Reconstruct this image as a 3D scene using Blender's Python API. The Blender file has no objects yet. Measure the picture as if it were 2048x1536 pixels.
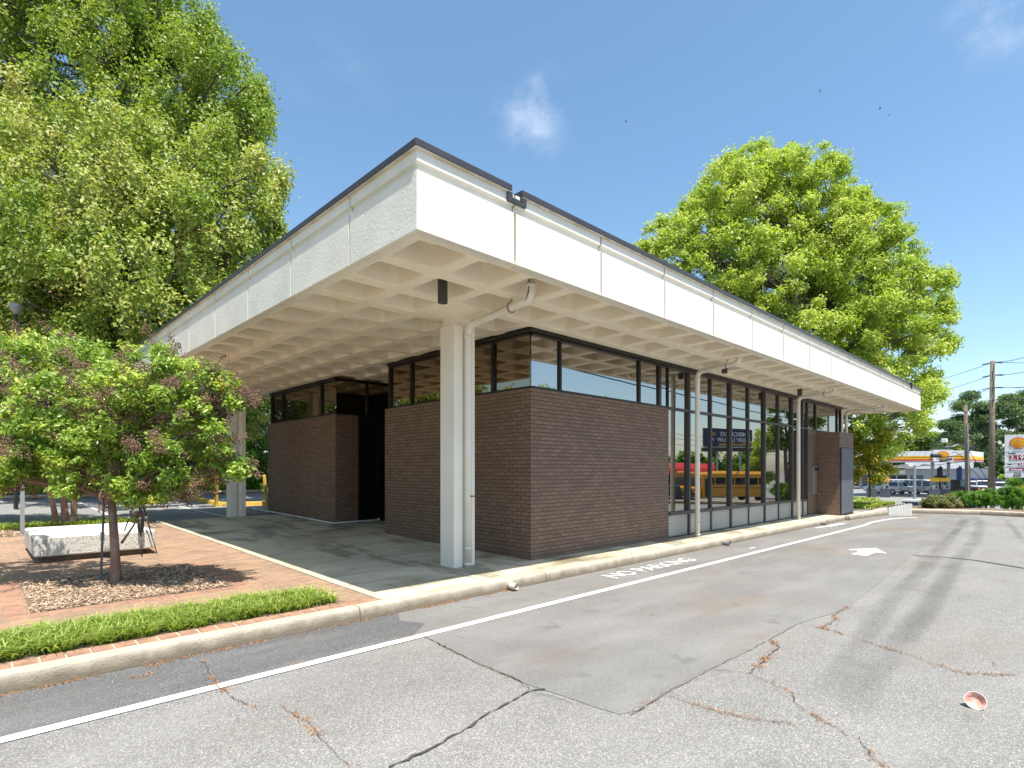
import bpy, math, random
import numpy as np
from mathutils import Vector, Matrix
R = math.radians
sc = bpy.context.scene
col = sc.collection
random.seed(7)
rng = np.random.default_rng(11)

# ------------------------------------------------------------------ camera
YAW = 0.7992; CH = 1.67; FPX = 1115.7; HOR = 940.5
cd = bpy.data.cameras.new('camera'); cam = bpy.data.objects.new('camera', cd); col.objects.link(cam)
cam.location = (0, 0, CH); cam.rotation_euler = (R(90), 0, YAW - R(90))
cd.sensor_width = 36; cd.lens = FPX / 2048 * 36; cd.shift_y = (HOR - 768) / 2048
cd.clip_start = 0.1; cd.clip_end = 3000
sc.camera = cam
FW = np.array([math.cos(YAW), math.sin(YAW), 0]); RT = np.array([math.sin(YAW), -math.cos(YAW), 0])
def at(px, py, depth):                       # photo pixel + distance -> world point
    return Vector((FW + RT * (px - 1024) / FPX) * depth + np.array([0, 0, CH + (HOR - py) / FPX * depth]))
def gz(px, py, z=0.0):                       # photo pixel -> point on level z
    return at(px, py, (CH - z) * FPX / (py - HOR))
def mir(px, py, depth, yg=6.5):              # a point seen by reflection in the glass front
    p = at(px, py, depth); return Vector((p.x, 2 * yg - p.y, p.z))

# ------------------------------------------------------------------ world, sun, exposure
SUN = Vector((-0.28, -1.0, 2.5)).normalized()
w = bpy.data.worlds.new("World"); sc.world = w; w.use_nodes = True
nt = w.node_tree; bg = nt.nodes['Background']
sky = nt.nodes.new('ShaderNodeTexSky'); sky.sky_type = 'NISHITA'; sky.sun_disc = False
sky.sun_elevation = math.asin(SUN.z); sky.sun_rotation = R(196)
sky.air_density = 1.0; sky.dust_density = 1.2; sky.ozone_density = 1.5; sky.altitude = 200
bg.inputs['Strength'].default_value = 0.12
# faint wispy clouds, mixed by direction
tc = nt.nodes.new('ShaderNodeTexCoord')
def vmask(px, py, rad):
    d = (at(px, py, 1.0) - Vector((0, 0, CH))).normalized()
    n = nt.nodes.new('ShaderNodeVectorMath'); n.operation = 'DISTANCE'
    nz_ = nt.nodes.new('ShaderNodeTexNoise'); nz_.inputs['Scale'].default_value = 9; nz_.inputs['Detail'].default_value = 8
    nt.links.new(tc.outputs['Generated'], nz_.inputs['Vector'])
    nt.links.new(tc.outputs['Generated'], n.inputs[0]); n.inputs[1].default_value = d
    a_ = nt.nodes.new('ShaderNodeMath'); a_.operation = 'MULTIPLY_ADD'
    nt.links.new(nz_.outputs['Fac'], a_.inputs[0]); a_.inputs[1].default_value = rad * 1.6
    nt.links.new(n.outputs['Value'], a_.inputs[2])
    m = nt.nodes.new('ShaderNodeMapRange'); m.interpolation_type = 'SMOOTHSTEP'
    m.inputs['From Min'].default_value = rad * 0.75; m.inputs['From Max'].default_value = rad * 1.9
    m.inputs['To Min'].default_value = 1; m.inputs['To Max'].default_value = 0
    nt.links.new(a_.outputs[0], m.inputs['Value'])
    return m.outputs['Result']
mp = nt.nodes.new('ShaderNodeMapping'); mp.inputs['Scale'].default_value = (9, 9, 14)
nt.links.new(tc.outputs['Generated'], mp.inputs['Vector'])
no = nt.nodes.new('ShaderNodeTexNoise'); no.inputs['Scale'].default_value = 1.6; no.inputs['Detail'].default_value = 7; no.inputs['Roughness'].default_value = 0.6
nt.links.new(mp.outputs['Vector'], no.inputs['Vector'])
cr = nt.nodes.new('ShaderNodeMapRange'); cr.inputs['From Min'].default_value = 0.42; cr.inputs['From Max'].default_value = 0.75
nt.links.new(no.outputs['Fac'], cr.inputs['Value'])
tot = None
for px, py, rad, k in ((1085, 225, 0.07, .42), (2010, 30, 0.07, .28), (1180, 900, .12, .3), (640, 120, .1, .06)):
    mm = nt.nodes.new('ShaderNodeMath'); mm.operation = 'MULTIPLY'; mm.inputs[1].default_value = k
    nt.links.new(vmask(px, py, rad), mm.inputs[0])
    if tot is None: tot = mm.outputs[0]
    else:
        ad = nt.nodes.new('ShaderNodeMath'); ad.operation = 'ADD'
        nt.links.new(tot, ad.inputs[0]); nt.links.new(mm.outputs[0], ad.inputs[1]); tot = ad.outputs[0]
mu = nt.nodes.new('ShaderNodeMath'); mu.operation = 'MULTIPLY'; mu.use_clamp = True
nt.links.new(tot, mu.inputs[0]); nt.links.new(cr.outputs['Result'], mu.inputs[1])
hs = nt.nodes.new('ShaderNodeHueSaturation'); hs.inputs['Saturation'].default_value = 1.08; hs.inputs['Hue'].default_value = .490
nt.links.new(sky.outputs['Color'], hs.inputs['Color'])
mx = nt.nodes.new('ShaderNodeMix'); mx.data_type = 'RGBA'
nt.links.new(mu.outputs[0], mx.inputs['Factor']); nt.links.new(hs.outputs['Color'], mx.inputs[6])
mx.inputs[7].default_value = (5.5, 5.8, 6.3, 1)
nt.links.new(mx.outputs[2], bg.inputs['Color'])
sl = bpy.data.lights.new('sun', 'SUN'); so = bpy.data.objects.new('sun', sl); col.objects.link(so)
sl.energy = 3.9; sl.angle = R(0.53); sl.color = (1.0, 0.955, 0.88)
so.rotation_euler = (-SUN).to_track_quat('-Z', 'Y').to_euler(); so.location = (0, -20, 50)
sc.view_settings.view_transform = 'Standard'; sc.view_settings.look = 'None'
sc.view_settings.exposure = 1.0; sc.view_settings.gamma = 1.0
sc.cycles.max_bounces = 10; sc.cycles.diffuse_bounces = 7; sc.cycles.transparent_max_bounces = 12

# ------------------------------------------------------------------ materials
class NT:
    def __init__(s, name):
        s.m = bpy.data.materials.new(name); s.m.use_nodes = True; s.t = s.m.node_tree
        s.b = s.t.nodes['Principled BSDF']; s.out = s.t.nodes['Material Output']
    def n(s, typ, **kw):
        n = s.t.nodes.new('ShaderNode' + typ)
        for k, v in kw.items():
            if k.startswith('_'): setattr(n, k[1:], v)
            else: s.set(n, k.replace('__', ' '), v)
        return n
    def set(s, n, key, v):
        i = n.inputs[int(key)] if key.isdigit() else n.inputs[key]
        if isinstance(v, bpy.types.NodeSocket): s.t.links.new(v, i)
        else: i.default_value = v
    def coord(s, kind='Object'): return s.n('TexCoord').outputs[kind]
    def map(s, vec, scale=(1, 1, 1), rot=(0, 0, 0)):
        n = s.n('Mapping', Vector=vec); n.inputs['Scale'].default_value = scale; n.inputs['Rotation'].default_value = rot; return n.outputs[0]
    def noise(s, vec, scale, detail=4, rough=.55, out='Fac'):
        return s.n('TexNoise', Vector=vec, Scale=scale, Detail=detail, Roughness=rough).outputs[out]
    def rng(s, v, a, b, c=0, d=1): 
        return s.n('MapRange', Value=v, **{'From__Min': a, 'From__Max': b, 'To__Min': c, 'To__Max': d}).outputs['Result']
    def mix(s, f, a, b, mode='MIX'):
        n = s.t.nodes.new('ShaderNodeMix'); n.data_type = 'RGBA'; n.blend_type = mode
        for i, v in ((0, f), (6, a), (7, b)):
            if isinstance(v, bpy.types.NodeSocket): s.t.links.new(v, n.inputs[i])
            else: n.inputs[i].default_value = v if i == 0 else (*v, 1)
        return n.outputs[2]
    def math(s, op, a, b=0.0, c=0.0):
        n = s.n('Math', _operation=op); 
        for i, v in enumerate((a, b, c)): s.set(n, str(i), v)
        return n.outputs[0]
    def bump(s, h, strength=.3, dist=.01):
        s.set(s.b, 'Normal', s.n('Bump', Height=h, Strength=strength, Distance=dist).outputs[0])
    def base(s, c): s.set(s.b, 'Base Color', c if isinstance(c, bpy.types.NodeSocket) else (*c, 1)); return s

def mottled(name, c1, c2, scale=3, rough=.7, bump=.15, bscale=60, bdist=.004, metal=0, c3=None, s3=.6):
    s = NT(name); v = s.coord()
    c = s.mix(s.rng(s.noise(v, scale, 6), .35, .68), c1, c2)
    if c3: c = s.mix(s.rng(s.noise(v, s3, 5), .5, .72), c, c3)
    s.base(c); s.b.inputs['Roughness'].default_value = rough; s.b.inputs['Metallic'].default_value = metal
    if bump: s.bump(s.noise(v, bscale, 4), bump, bdist)
    return s.m
def flat(name, c, rough=.5, metal=0, spec=.5):
    s = NT(name); v = s.coord(); k = tuple(x * .82 for x in c)
    s.base(s.mix(s.rng(s.noise(v, 2.2, 5), .35, .7), c, k)); s.b.inputs['Roughness'].default_value = rough
    s.b.inputs['Metallic'].default_value = metal; s.b.inputs['Specular IOR Level'].default_value = spec
    return s.m

def asphalt(name, dark, light, speck, mott=.25, fine=170, stain=0.0):
    s = NT(name); v = s.coord()
    vo = s.n('TexVoronoi', Vector=v, Scale=fine); 
    st = s.n('SeparateColor', Color=vo.outputs['Color'])
    g = s.rng(st.outputs[0], .0, 1, 0, 1)
    c = s.mix(s.math('POWER', g, 2.2), dark, light)
    c = s.mix(s.rng(st.outputs[1], .86, .97), c, speck)
    m1 = s.noise(v, .55, 6, .6); m2 = s.noise(s.map(v, (.35, 1.2, 1)), 1.6, 5)
    c = s.mix(s.rng(m1, .35, .7, 0, mott), c, tuple(x * .55 for x in dark))
    c = s.mix(s.rng(m2, .45, .75, 0, mott * .9), c, (.34, .33, .31))
    if stain:
        c = s.mix(s.rng(s.noise(s.map(v, (.5, 1, 1), (0, 0, .4)), .75, 7, .6), .52, .68, 0, stain), c, (.20, .155, .11)); c = s.mix(s.rng(s.noise(v, 2.6, 7, .65), .60, .66, 0, stain * .8), c, (.11, .108, .10))
    s.base(c); s.b.inputs['Roughness'].default_value = .82; s.b.inputs['Specular IOR Level'].default_value = .25
    s.bump(g, .35, .004); return s.m
M = {}
M['asph_old'] = asphalt('weathered_asphalt', (.165, .159, .146), (.335, .322, .296), (.48, .455, .41), .32, 150, .28)
M['asph_new'] = asphalt('patched_asphalt', (.17, .164, .152), (.262, .252, .233), (.36, .345, .32), .38, 220, .55)
M['asph_edge'] = asphalt('dark_edge_asphalt', (.085, .086, .086), (.175, .173, .168), (.32, .31, .30), .35, 180, .15)
M['asph_back'] = asphalt('parking_asphalt', (.22, .216, .205), (.32, .315, .30), (.42, .41, .39), .3, 90)
s = NT('white_painted_concrete'); v = s.coord(); c = s.mix(s.rng(s.noise(v, 1.6, 6), .35, .7), (.74, .71, .63), (.68, .645, .56))
c = s.mix(s.rng(s.noise(s.map(v, (7, 7, .7)), 1.2, 6), .55, .75, 0, .35), c, (.56, .50, .40)); c = s.mix(s.rng(s.noise(v, 11, 5, .7), .70, .74, 0, .6), c, (.36, .27, .18))
s.base(c); s.b.inputs['Roughness'].default_value = .75; s.bump(s.noise(v, 90, 4), .25, .003); M['fascia'] = s.m
M['fascia_plain'] = mottled('plain_painted_concrete', (.74, .71, .63), (.68, .645, .56), 1.6, .75, .25, 90, .003)
# rough stucco on the short side: real relief catches the raking sun
s = NT('rough_stucco'); v = s.coord(); h = s.math('ADD', s.noise(v, 22, 6, .7), s.math('MULTIPLY', s.noise(v, 70, 3), .6))
s.base(s.mix(s.rng(s.noise(v, 2, 5), .4, .7), (.80, .77, .67), (.72, .69, .59))); s.b.inputs['Roughness'].default_value = .8
s.bump(h, .7, .016); M['stucco'] = s.m
s = NT('groove_concrete'); v = s.coord()
s.base(s.mix(s.rng(s.noise(v, 5, 6), .4, .65), (.66, .60, .49), (.48, .40, .26))); s.b.inputs['Roughness'].default_value = .85; M['groove'] = s.m
s = NT('cream_painted_soffit'); v = s.coord()
c = s.mix(s.rng(s.noise(v, 1.3, 6), .35, .7), (.90, .82, .655), (.85, .75, .575))
c = s.mix(s.rng(s.noise(v, 9, 6), .62, .78, 0, .6), c, (.58, .46, .32))
s.base(c); s.b.inputs['Roughness'].default_value = .7; s.bump(s.noise(v, 45, 4), .2, .004); M['soffit'] = s.m
M['column'] = mottled('column_paint', (.84, .79, .68), (.78, .72, .61), 1.2, .6, .12, 70, .003)
M['pipe'] = mottled('pipe_paint', (.78, .75, .68), (.72, .67, .58), 3, .45, .05, 60, .001)
M['coping'] = flat('dark_metal_coping', (.062, .057, .058), .42, .2)
M['bronze'] = flat('dark_bronze_frame', (.022, .019, .017), .35, .3)
M['bronze2'] = flat('weathered_bronze_frame', (.075, .068, .062), .45, .2)
M['spandrel'] = mottled('beige_spandrel', (.40, .385, .34), (.33, .315, .27), 2, .55, .1, 40, .002)
M['black'] = flat('black_metal', (.018, .018, .019), .45)
M['rust'] = mottled('rusty_iron', (.22, .09, .035), (.09, .045, .025), 12, .9, .3)
def brickmat(name, c1, c2, mort, bump, mortar=.013):
    s = NT(name); v = s.coord(); sp = s.n('SeparateXYZ', Vector=v); ge = s.n('NewGeometry'); sn = s.n('SeparateXYZ', Vector=ge.outputs['True Normal'])
    ax = s.math('GREATER_THAN', s.math('ABSOLUTE', sn.outputs[0]), .7)
    u = s.math('ADD', s.math('MULTIPLY', sp.outputs[1], ax), s.math('MULTIPLY', sp.outputs[0], s.math('SUBTRACT', 1.0, ax)))
    cv = s.n('CombineXYZ', X=u, Y=s.math('SUBTRACT', sp.outputs[2], .15)).outputs[0]
    b = s.n('TexBrick', Vector=cv, Scale=1.0, _offset=.5)
    s.set(b, 'Brick Width', .2032); s.set(b, 'Row Height', .0677); s.set(b, 'Mortar Size', mortar * .6); s.set(b, 'Mortar Smooth', .3); s.set(b, 'Bias', 0.0)
    s.set(b, 'Color1', (*c1, 1)); s.set(b, 'Color2', (*c2, 1)); s.set(b, 'Mortar', (*mort, 1))
    c = s.mix(s.rng(s.noise(v, 1.1, 6), .3, .75, 0, .45), b.outputs['Color'], tuple(x * .72 for x in c1))
    c = s.mix(s.rng(s.noise(v, 26, 3), .72, .8, 0, .5), c, tuple(min(1, x * 1.8) for x in c1))
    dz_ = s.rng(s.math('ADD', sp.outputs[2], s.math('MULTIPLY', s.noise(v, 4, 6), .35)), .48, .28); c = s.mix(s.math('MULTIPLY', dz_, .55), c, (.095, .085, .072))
    s.base(c); s.b.inputs['Roughness'].default_value = .62; s.b.inputs['Specular IOR Level'].default_value = .35
    hh = s.math('ADD', s.math('MULTIPLY', b.outputs['Fac'], -1.0), s.math('MULTIPLY', s.noise(v, 60, 4), .25))
    s.bump(hh, bump, .012); return s.m
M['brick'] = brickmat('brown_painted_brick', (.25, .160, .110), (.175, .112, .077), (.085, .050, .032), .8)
def paver(name):
    s = NT(name); v = s.coord()
    b = s.n('TexBrick', Vector=v, Scale=1.0, _offset=.5)
    s.set(b, 'Brick Width', .203); s.set(b, 'Row Height', .1015); s.set(b, 'Mortar Size', .0045); s.set(b, 'Mortar Smooth', .2)
    s.set(b, 'Color1', (.37, .22, .13, 1)); s.set(b, 'Color2', (.22, .14, .095, 1)); s.set(b, 'Mortar', (.42, .34, .25, 1))
    c = s.mix(s.rng(s.noise(s.map(v, (.8, 4, 1)), 2.2, 7, .65), .47, .68, 0, .7), b.outputs['Color'], (.17, .125, .095))
    c = s.mix(s.rng(s.noise(v, 2.5, 6), .35, .7, 0, .35), c, (.50, .33, .2))
    s.base(c); s.b.inputs['Roughness'].default_value = .85
    s.bump(s.math('ADD', s.math('MULTIPLY', b.outputs['Fac'], -1.0), s.math('MULTIPLY', s.noise(v, 80, 4), .3)), .5, .006); return s.m
M['paver'] = paver('red_brick_paving')
M['paver_edge'] = mottled('edge_brick', (.40, .22, .135), (.24, .14, .095), 7, .85, .25, 90, .004)
s = NT('kerb_concrete'); v = s.coord(); sp = s.n('SeparateXYZ', Vector=v)
c = s.mix(s.rng(s.noise(v, 1.2, 7), .35, .7), (.53, .465, .36), (.44, .38, .285))
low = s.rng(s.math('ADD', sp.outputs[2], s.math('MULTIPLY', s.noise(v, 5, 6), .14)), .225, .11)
c = s.mix(s.math('MULTIPLY', low, .92), c, (.15, .12, .08))  # upright face darkened in the colour: its shade painted in over real staining
c = s.mix(s.rng(s.noise(v, 28, 5), .62, .72, 0, .55), c, (.2, .16, .11))
jt = s.math('LESS_THAN', s.math('MODULO', s.math('ADD', sp.outputs[0], 100.6), 3.05), .014); c = s.mix(s.math('MULTIPLY', jt, .8), c, (.10, .08, .06))
s.base(c); s.b.inputs['Roughness'].default_value = .9; s.bump(s.math('SUBTRACT', s.noise(v, 38, 7, .7), s.math('MULTIPLY', jt, 2.0)), .9, .012); M['kerb'] = s.m
# stained slab
s = NT('stained_concrete'); v = s.coord()
c = s.mix(s.rng(s.noise(v, 1.5, 6), .35, .7), (.62, .57, .42), (.48, .44, .315))
n1 = s.noise(s.map(v, (.45, 1.3, 1), (0, 0, .5)), .8, 7, .62)
c = s.mix(s.rng(n1, .5, .66, 0, .85), c, (.17, .13, .065))
c = s.mix(s.rng(s.noise(s.map(v, (1.2, .35, 1), (0, 0, -.5)), 1.3, 7, .65), .52, .60, 0, .6), c, (.13, .115, .07)); c = s.mix(s.rng(s.noise(s.map(v, (.9, 1.8, 1)), 1.0, 8, .7), .58, .64, 0, .45), c, (.70, .68, .60))
c = s.mix(s.rng(s.noise(v, 30, 3), .66, .75, 0, .5), c, (.15, .14, .12))
s.base(c); s.b.inputs['Roughness'].default_value = .7; s.bump(s.noise(v, 70, 4), .25, .003); M['slab'] = s.m
s = NT('white_road_paint'); v = s.coord()
s.base(s.mix(s.rng(s.noise(v, 14, 7, .7), .6, .72, 0, .8), (.80, .79, .75), (.40, .39, .37))); s.b.inputs['Roughness'].default_value = .7; M['paint'] = s.m
s = NT('worn_white_paint'); v = s.coord()
s.base(s.mix(s.rng(s.noise(v, 10, 7, .7), .48, .58, 0, .8), (.70, .69, .66), (.30, .29, .28))); s.b.inputs['Roughness'].default_value = .8; M['paint_worn'] = s.m
M['yellow'] = mottled('yellow_paint', (.66, .42, .06), (.50, .30, .05), 5, .7, .2)
# glass: dark body with strong angle-dependent reflection
def glassmat(name, body, tint, ior):
    s = NT(name); s.t.nodes.remove(s.b)
    v = s.coord()
    bp = s.n('Bump', Height=s.noise(v, .8, 2), Strength=.06, Distance=.01)
    d = s.n('BsdfDiffuse', Color=(*body, 1)); g = s.n('BsdfGlossy', Color=(*tint, 1), Roughness=.01, Normal=bp.outputs[0])
    fr = s.n('Fresnel', IOR=ior); mxs = s.n('MixShader'); s.set(mxs, '0', fr.outputs[0])
    s.t.links.new(d.outputs[0], mxs.inputs[1]); s.t.links.new(g.outputs[0], mxs.inputs[2]); s.t.links.new(mxs.outputs[0], s.out.inputs[0])
    return s.m
M['glass'] = glassmat('tinted_glass', (.012, .010, .008), (1, .97, .92), 5.0)
M['glass_left'] = glassmat('bronze_glass', (.014, .010, .006), (1, .84, .62), 3.0)
M['car_glass'] = glassmat('car_glass', (.02, .024, .028), (.9, .95, 1), 1.7)
M['tyre'] = flat('tyre_rubber', (.015, .015, .015), .8); M['rim'] = flat('alloy_rim', (.45, .45, .46), .35, .7)
M['white'] = flat('white_enamel', (.78, .78, .77), .4); M['red'] = flat('red_enamel', (.55, .02, .02), .4)
M['silver'] = flat('grey_metal', (.38, .39, .40), .45, .5); M['darkgrey'] = flat('dark_grey_enamel', (.09, .10, .12), .5)
M['shell_y'] = flat('sign_yellow', (.85, .47, .02), .45); M['shell_r'] = flat('sign_red', (.60, .03, .02), .45)
M['led'] = flat('red_digit_panel', (.30, .035, .04), .5)
M['wood'] = mottled('weathered_pole_wood', (.22, .17, .12), (.13, .10, .075), 6, .9, .4, 30, .01)
M['bark'] = mottled('grey_bark', (.15, .125, .10), (.08, .065, .05), 7, .95, .8, 22, .03)
M['myrtle_bark'] = mottled('smooth_pink_brown_bark', (.22, .13, .09), (.15, .088, .06), 5, .6, .2, 25, .004, c3=(.34, .26, .20), s3=4)
M['mulch_base'] = mottled('mulch_soil', (.23, .16, .11), (.13, .09, .065), 6, .95, .8, 40, .02)
M['bench'] = mottled('speckled_concrete', (.74, .72, .67), (.66, .64, .59), 3, .85, .4, 60, .004)
s = NT('pitted_concrete'); v = s.coord()
c = s.mix(s.rng(s.noise(v, 2, 6), .35, .7), (.66, .63, .57), (.55, .52, .46))
c = s.mix(s.rng(s.noise(v, 38, 5, .7), .52, .60, 0, .8), c, (.25, .24, .22)); s.base(c); s.b.inputs['Roughness'].default_value = .9
s.bump(s.noise(v, 38, 5, .7), .8, .012); M['bench_side'] = s.m
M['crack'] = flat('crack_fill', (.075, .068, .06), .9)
M['fence'] = mottled('dark_fence_boards', (.045, .030, .022), (.025, .018, .014), 5, .9, .5)

def leafmat(name, stops, trans=.35, rough=.45, tcol=(.9, 1.0, .35)):
    s = NT(name)
    a = s.n('Attribute', _attribute_name='tint')
    r = s.n('ValToRGB', Fac=a.outputs['Fac']); cr_ = r.color_ramp
    while len(cr_.elements) < len(stops): cr_.elements.new(.5)
    for e, (p, c) in zip(cr_.elements, stops): e.position = p; e.color = (*c, 1)
    s.base(r.outputs[0]); s.b.inputs['Roughness'].default_value = rough; s.b.inputs['Specular IOR Level'].default_value = .4
    tr = s.n('BsdfTranslucent', Color=s.mix(1.0, r.outputs[0], tcol, 'MULTIPLY'))
    tr2 = s.n('MixShader'); s.set(tr2, '0', trans)
    s.t.links.new(s.b.outputs[0], tr2.inputs[1]); s.t.links.new(tr.outputs[0], tr2.inputs[2]); s.t.links.new(tr2.outputs[0], s.out.inputs[0])
    return s.m
M['leaf_olive'] = leafmat('olive_spring_leaves', [(0, (.11, .19, .02)), (.35, (.26, .36, .05)), (.7, (.48, .51, .14)), (.88, (.58, .50, .20)), (1, (.58, .38, .19))], .4)
M['leaf_mid'] = leafmat('mid_green_leaves', [(0, (.10, .18, .022)), (.5, (.25, .35, .05)), (.9, (.43, .49, .10)), (1, (.52, .44, .16))], .4)
M['leaf_lime'] = leafmat('lime_green_leaves', [(0, (.19, .28, .03)), (.5, (.45, .55, .09)), (.85, (.60, .66, .17)), (1, (.62, .52, .17))], .45)
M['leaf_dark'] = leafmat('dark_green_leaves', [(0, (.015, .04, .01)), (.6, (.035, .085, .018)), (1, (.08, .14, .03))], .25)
M['leaf_myrtle'] = leafmat('glossy_myrtle_leaves', [(0, (.09, .18, .025)), (.45, (.27, .40, .06)), (.8, (.48, .58, .10)), (.94, (.58, .52, .07)), (1, (.58, .30, .08))], .42, .30)
M['leaf_pine'] = leafmat('pine_needles', [(0, (.09, .15, .06)), (.6, (.17, .25, .10)), (1, (.26, .32, .14))], .3)
M['leaf_bush'] = leafmat('hedge_leaves', [(0, (.04, .13, .012)), (.5, (.11, .26, .02)), (1, (.26, .40, .04))], .4)
M['leaf_bush2'] = leafmat('mottled_shrub_leaves', [(0, (.08, .12, .02)), (.5, (.22, .24, .07)), (1, (.36, .30, .16))], .35)
M['leaf_gold'] = leafmat('yellow_leaves', [(0, (.16, .22, .02)), (.5, (.40, .38, .03)), (1, (.62, .42, .05))], .4)
M['grass'] = leafmat('grass_blades', [(0, (.12, .20, .02)), (.5, (.34, .46, .07)), (1, (.58, .62, .22))], .4)
M['drygrass'] = leafmat('dry_weed', [(0, (.30, .13, .05)), (1, (.55, .28, .12))], .2)
M['seed'] = mottled('brown_seed_pods', (.27, .165, .105), (.13, .075, .05), 30, .8, 0)
M['litter'] = leafmat('needle_litter', [(0, (.22, .14, .09)), (.5, (.48, .34, .23)), (1, (.66, .53, .40))], .05, .9)

# ------------------------------------------------------------------ mesh helpers
class MB:
    def __init__(s): s.v = []; s.f = []
    def add(s, vs, fs):
        o = len(s.v); s.v += [tuple(v) for v in vs]; s.f += [tuple(i + o for i in f) for f in fs]; return s
    def box(s, x0, x1, y0, y1, z0, z1, m=None):
        vs = [(x, y, z) for z in (z0, z1) for y in (y0, y1) for x in (x0, x1)]
        if m is not None: vs = [m @ Vector(v) for v in vs]
        return s.add(vs, [(0, 2, 3, 1), (4, 5, 7, 6), (0, 1, 5, 4), (2, 6, 7, 3), (0, 4, 6, 2), (1, 3, 7, 5)])
    def bbox(s, x0, x1, y0, y1, z0, z1, b=.02):      # box with chamfered edges
        c = [(x0 + b, y0), (x1 - b, y0), (x1, y0 + b), (x1, y1 - b), (x1 - b, y1), (x0 + b, y1), (x0, y1 - b), (x0, y0 + b)]
        i = [(x0 + b, y0 + b), (x1 - b, y0 + b), (x1 - b, y0 + b), (x1 - b, y1 - b), (x1 - b, y1 - b), (x0 + b, y1 - b), (x0 + b, y1 - b), (x0 + b, y0 + b)]
        vs = [(*p, z0) for p in i] + [(*p, z0 + b) for p in c] + [(*p, z1 - b) for p in c] + [(*p, z1) for p in i]
        fs = [(7, 6, 5, 4, 3, 2, 1, 0), tuple(range(24, 32))]
        for k in range(3):
            for j in range(8): fs.append((k * 8 + j, k * 8 + (j + 1) % 8, k * 8 + 8 + (j + 1) % 8, k * 8 + 8 + j))
        return s.add(vs, fs)
    def tube(s, pts, rad, n=8, caps=True, closed=False):
        pts = [Vector(p) for p in pts]; rad = rad if isinstance(rad, (list, tuple)) else [rad] * len(pts)
        o = len(s.v); up = None
        for i, p in enumerate(pts):
            d = (pts[min(i + 1, len(pts) - 1)] - pts[max(i - 1, 0)])
            d = d.normalized() if d.length > 1e-9 else Vector((0, 0, 1))
            if up is None: up = d.orthogonal().normalized()
            up = (up - d * up.dot(d)); up = up.normalized() if up.length > 1e-6 else d.orthogonal().normalized()
            sd = d.cross(up)
            for k in range(n):
                a = 2 * math.pi * k / n; s.v.append(tuple(p + (up * math.cos(a) + sd * math.sin(a)) * rad[i]))
        for i in range(len(pts) - 1):
            for k in range(n): s.f.append((o + i * n + k, o + i * n + (k + 1) % n, o + (i + 1) * n + (k + 1) % n, o + (i + 1) * n + k))
        if caps: s.f.append(tuple(o + k for k in reversed(range(n)))); s.f.append(tuple(o + (len(pts) - 1) * n + k for k in range(n)))
        return s
    def prism(s, poly, axis, a, b, m=None):         # polygon (2D) extruded along axis 'x','y','z'
        def mk(p, t): return {'x': (t, p[0], p[1]), 'y': (p[0], t, p[1]), 'z': (p[0], p[1], t)}[axis]
        n = len(poly); vs = [mk(p, a) for p in poly] + [mk(p, b) for p in poly]
        if m is not None: vs = [m @ Vector(v) for v in vs]
        return s.add(vs, [tuple(range(n)), tuple(reversed(range(n, 2 * n)))] + [(i, i + n, (i + 1) % n + n, (i + 1) % n) for i in range(n)])
    def lathe(s, prof, n=16, c=(0, 0, 0), m=None):
        o = len(s.v)
        for r, z in prof:
            for k in range(n):
                a = 2 * math.pi * k / n; p = Vector((r * math.cos(a), r * math.sin(a), z))
                if m is not None: p = m @ p
                s.v.append(tuple(p + Vector(c)))
        for i in range(len(prof) - 1):
            for k in range(n): s.f.append((o + i * n + k, o + i * n + (k + 1) % n, o + (i + 1) * n + (k + 1) % n, o + (i + 1) * n + k))
        return s
    def build(s, name, mat, parent=None, smooth=False, bevel=0, loc=None):
        me = bpy.data.meshes.new(name); me.from_pydata(s.v, [], s.f); me.materials.append(M[mat] if isinstance(mat, str) else mat)
        me.validate(); me.update()
        import bmesh
        bm = bmesh.new(); bm.from_mesh(me); bmesh.ops.recalc_face_normals(bm, faces=bm.faces); bm.to_mesh(me); bm.free()
        if smooth: me.polygons.foreach_set('use_smooth', [True] * len(me.polygons))
        o = bpy.data.objects.new(name, me); col.objects.link(o)
        if bevel: b = o.modifiers.new('bevel', 'BEVEL'); b.width = bevel; b.segments = 2; b.limit_method = 'ANGLE'
        adopt(o, parent); return o
ROOTINV = {}
def adopt(o, parent):
    if parent is not None:
        o.parent = parent
        if parent.name in ROOTINV: o.matrix_parent_inverse = ROOTINV[parent.name]
def tag(o, label=None, cat=None, group=None, kind=None):
    if label: o['label'] = label
    if cat: o['category'] = cat
    if group: o['group'] = group
    if kind: o['kind'] = kind
    return o
def empty(name, loc, rz=0, world=True, **kw):
    o = bpy.data.objects.new(name, None); o.location = loc; o.rotation_euler = (0, 0, rz); o.empty_display_size = .2; col.objects.link(o)
    if world: ROOTINV[o.name] = Matrix.Translation(-Vector(loc))    # parts are modelled in world coordinates
    tag(o, **kw); return o
def struct(mb, name, mat, label=None, **kw):
    return tag(mb.build(name, mat, **kw), label=label, cat=name.replace('_', ' '), kind='structure')
def copy_tree(o, parent=None):
    c = o.copy(); col.objects.link(c)
    if parent is not None: c.parent = parent
    for ch in [x for x in bpy.data.objects if x.parent == o]: copy_tree(ch, c)
    return c
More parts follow.
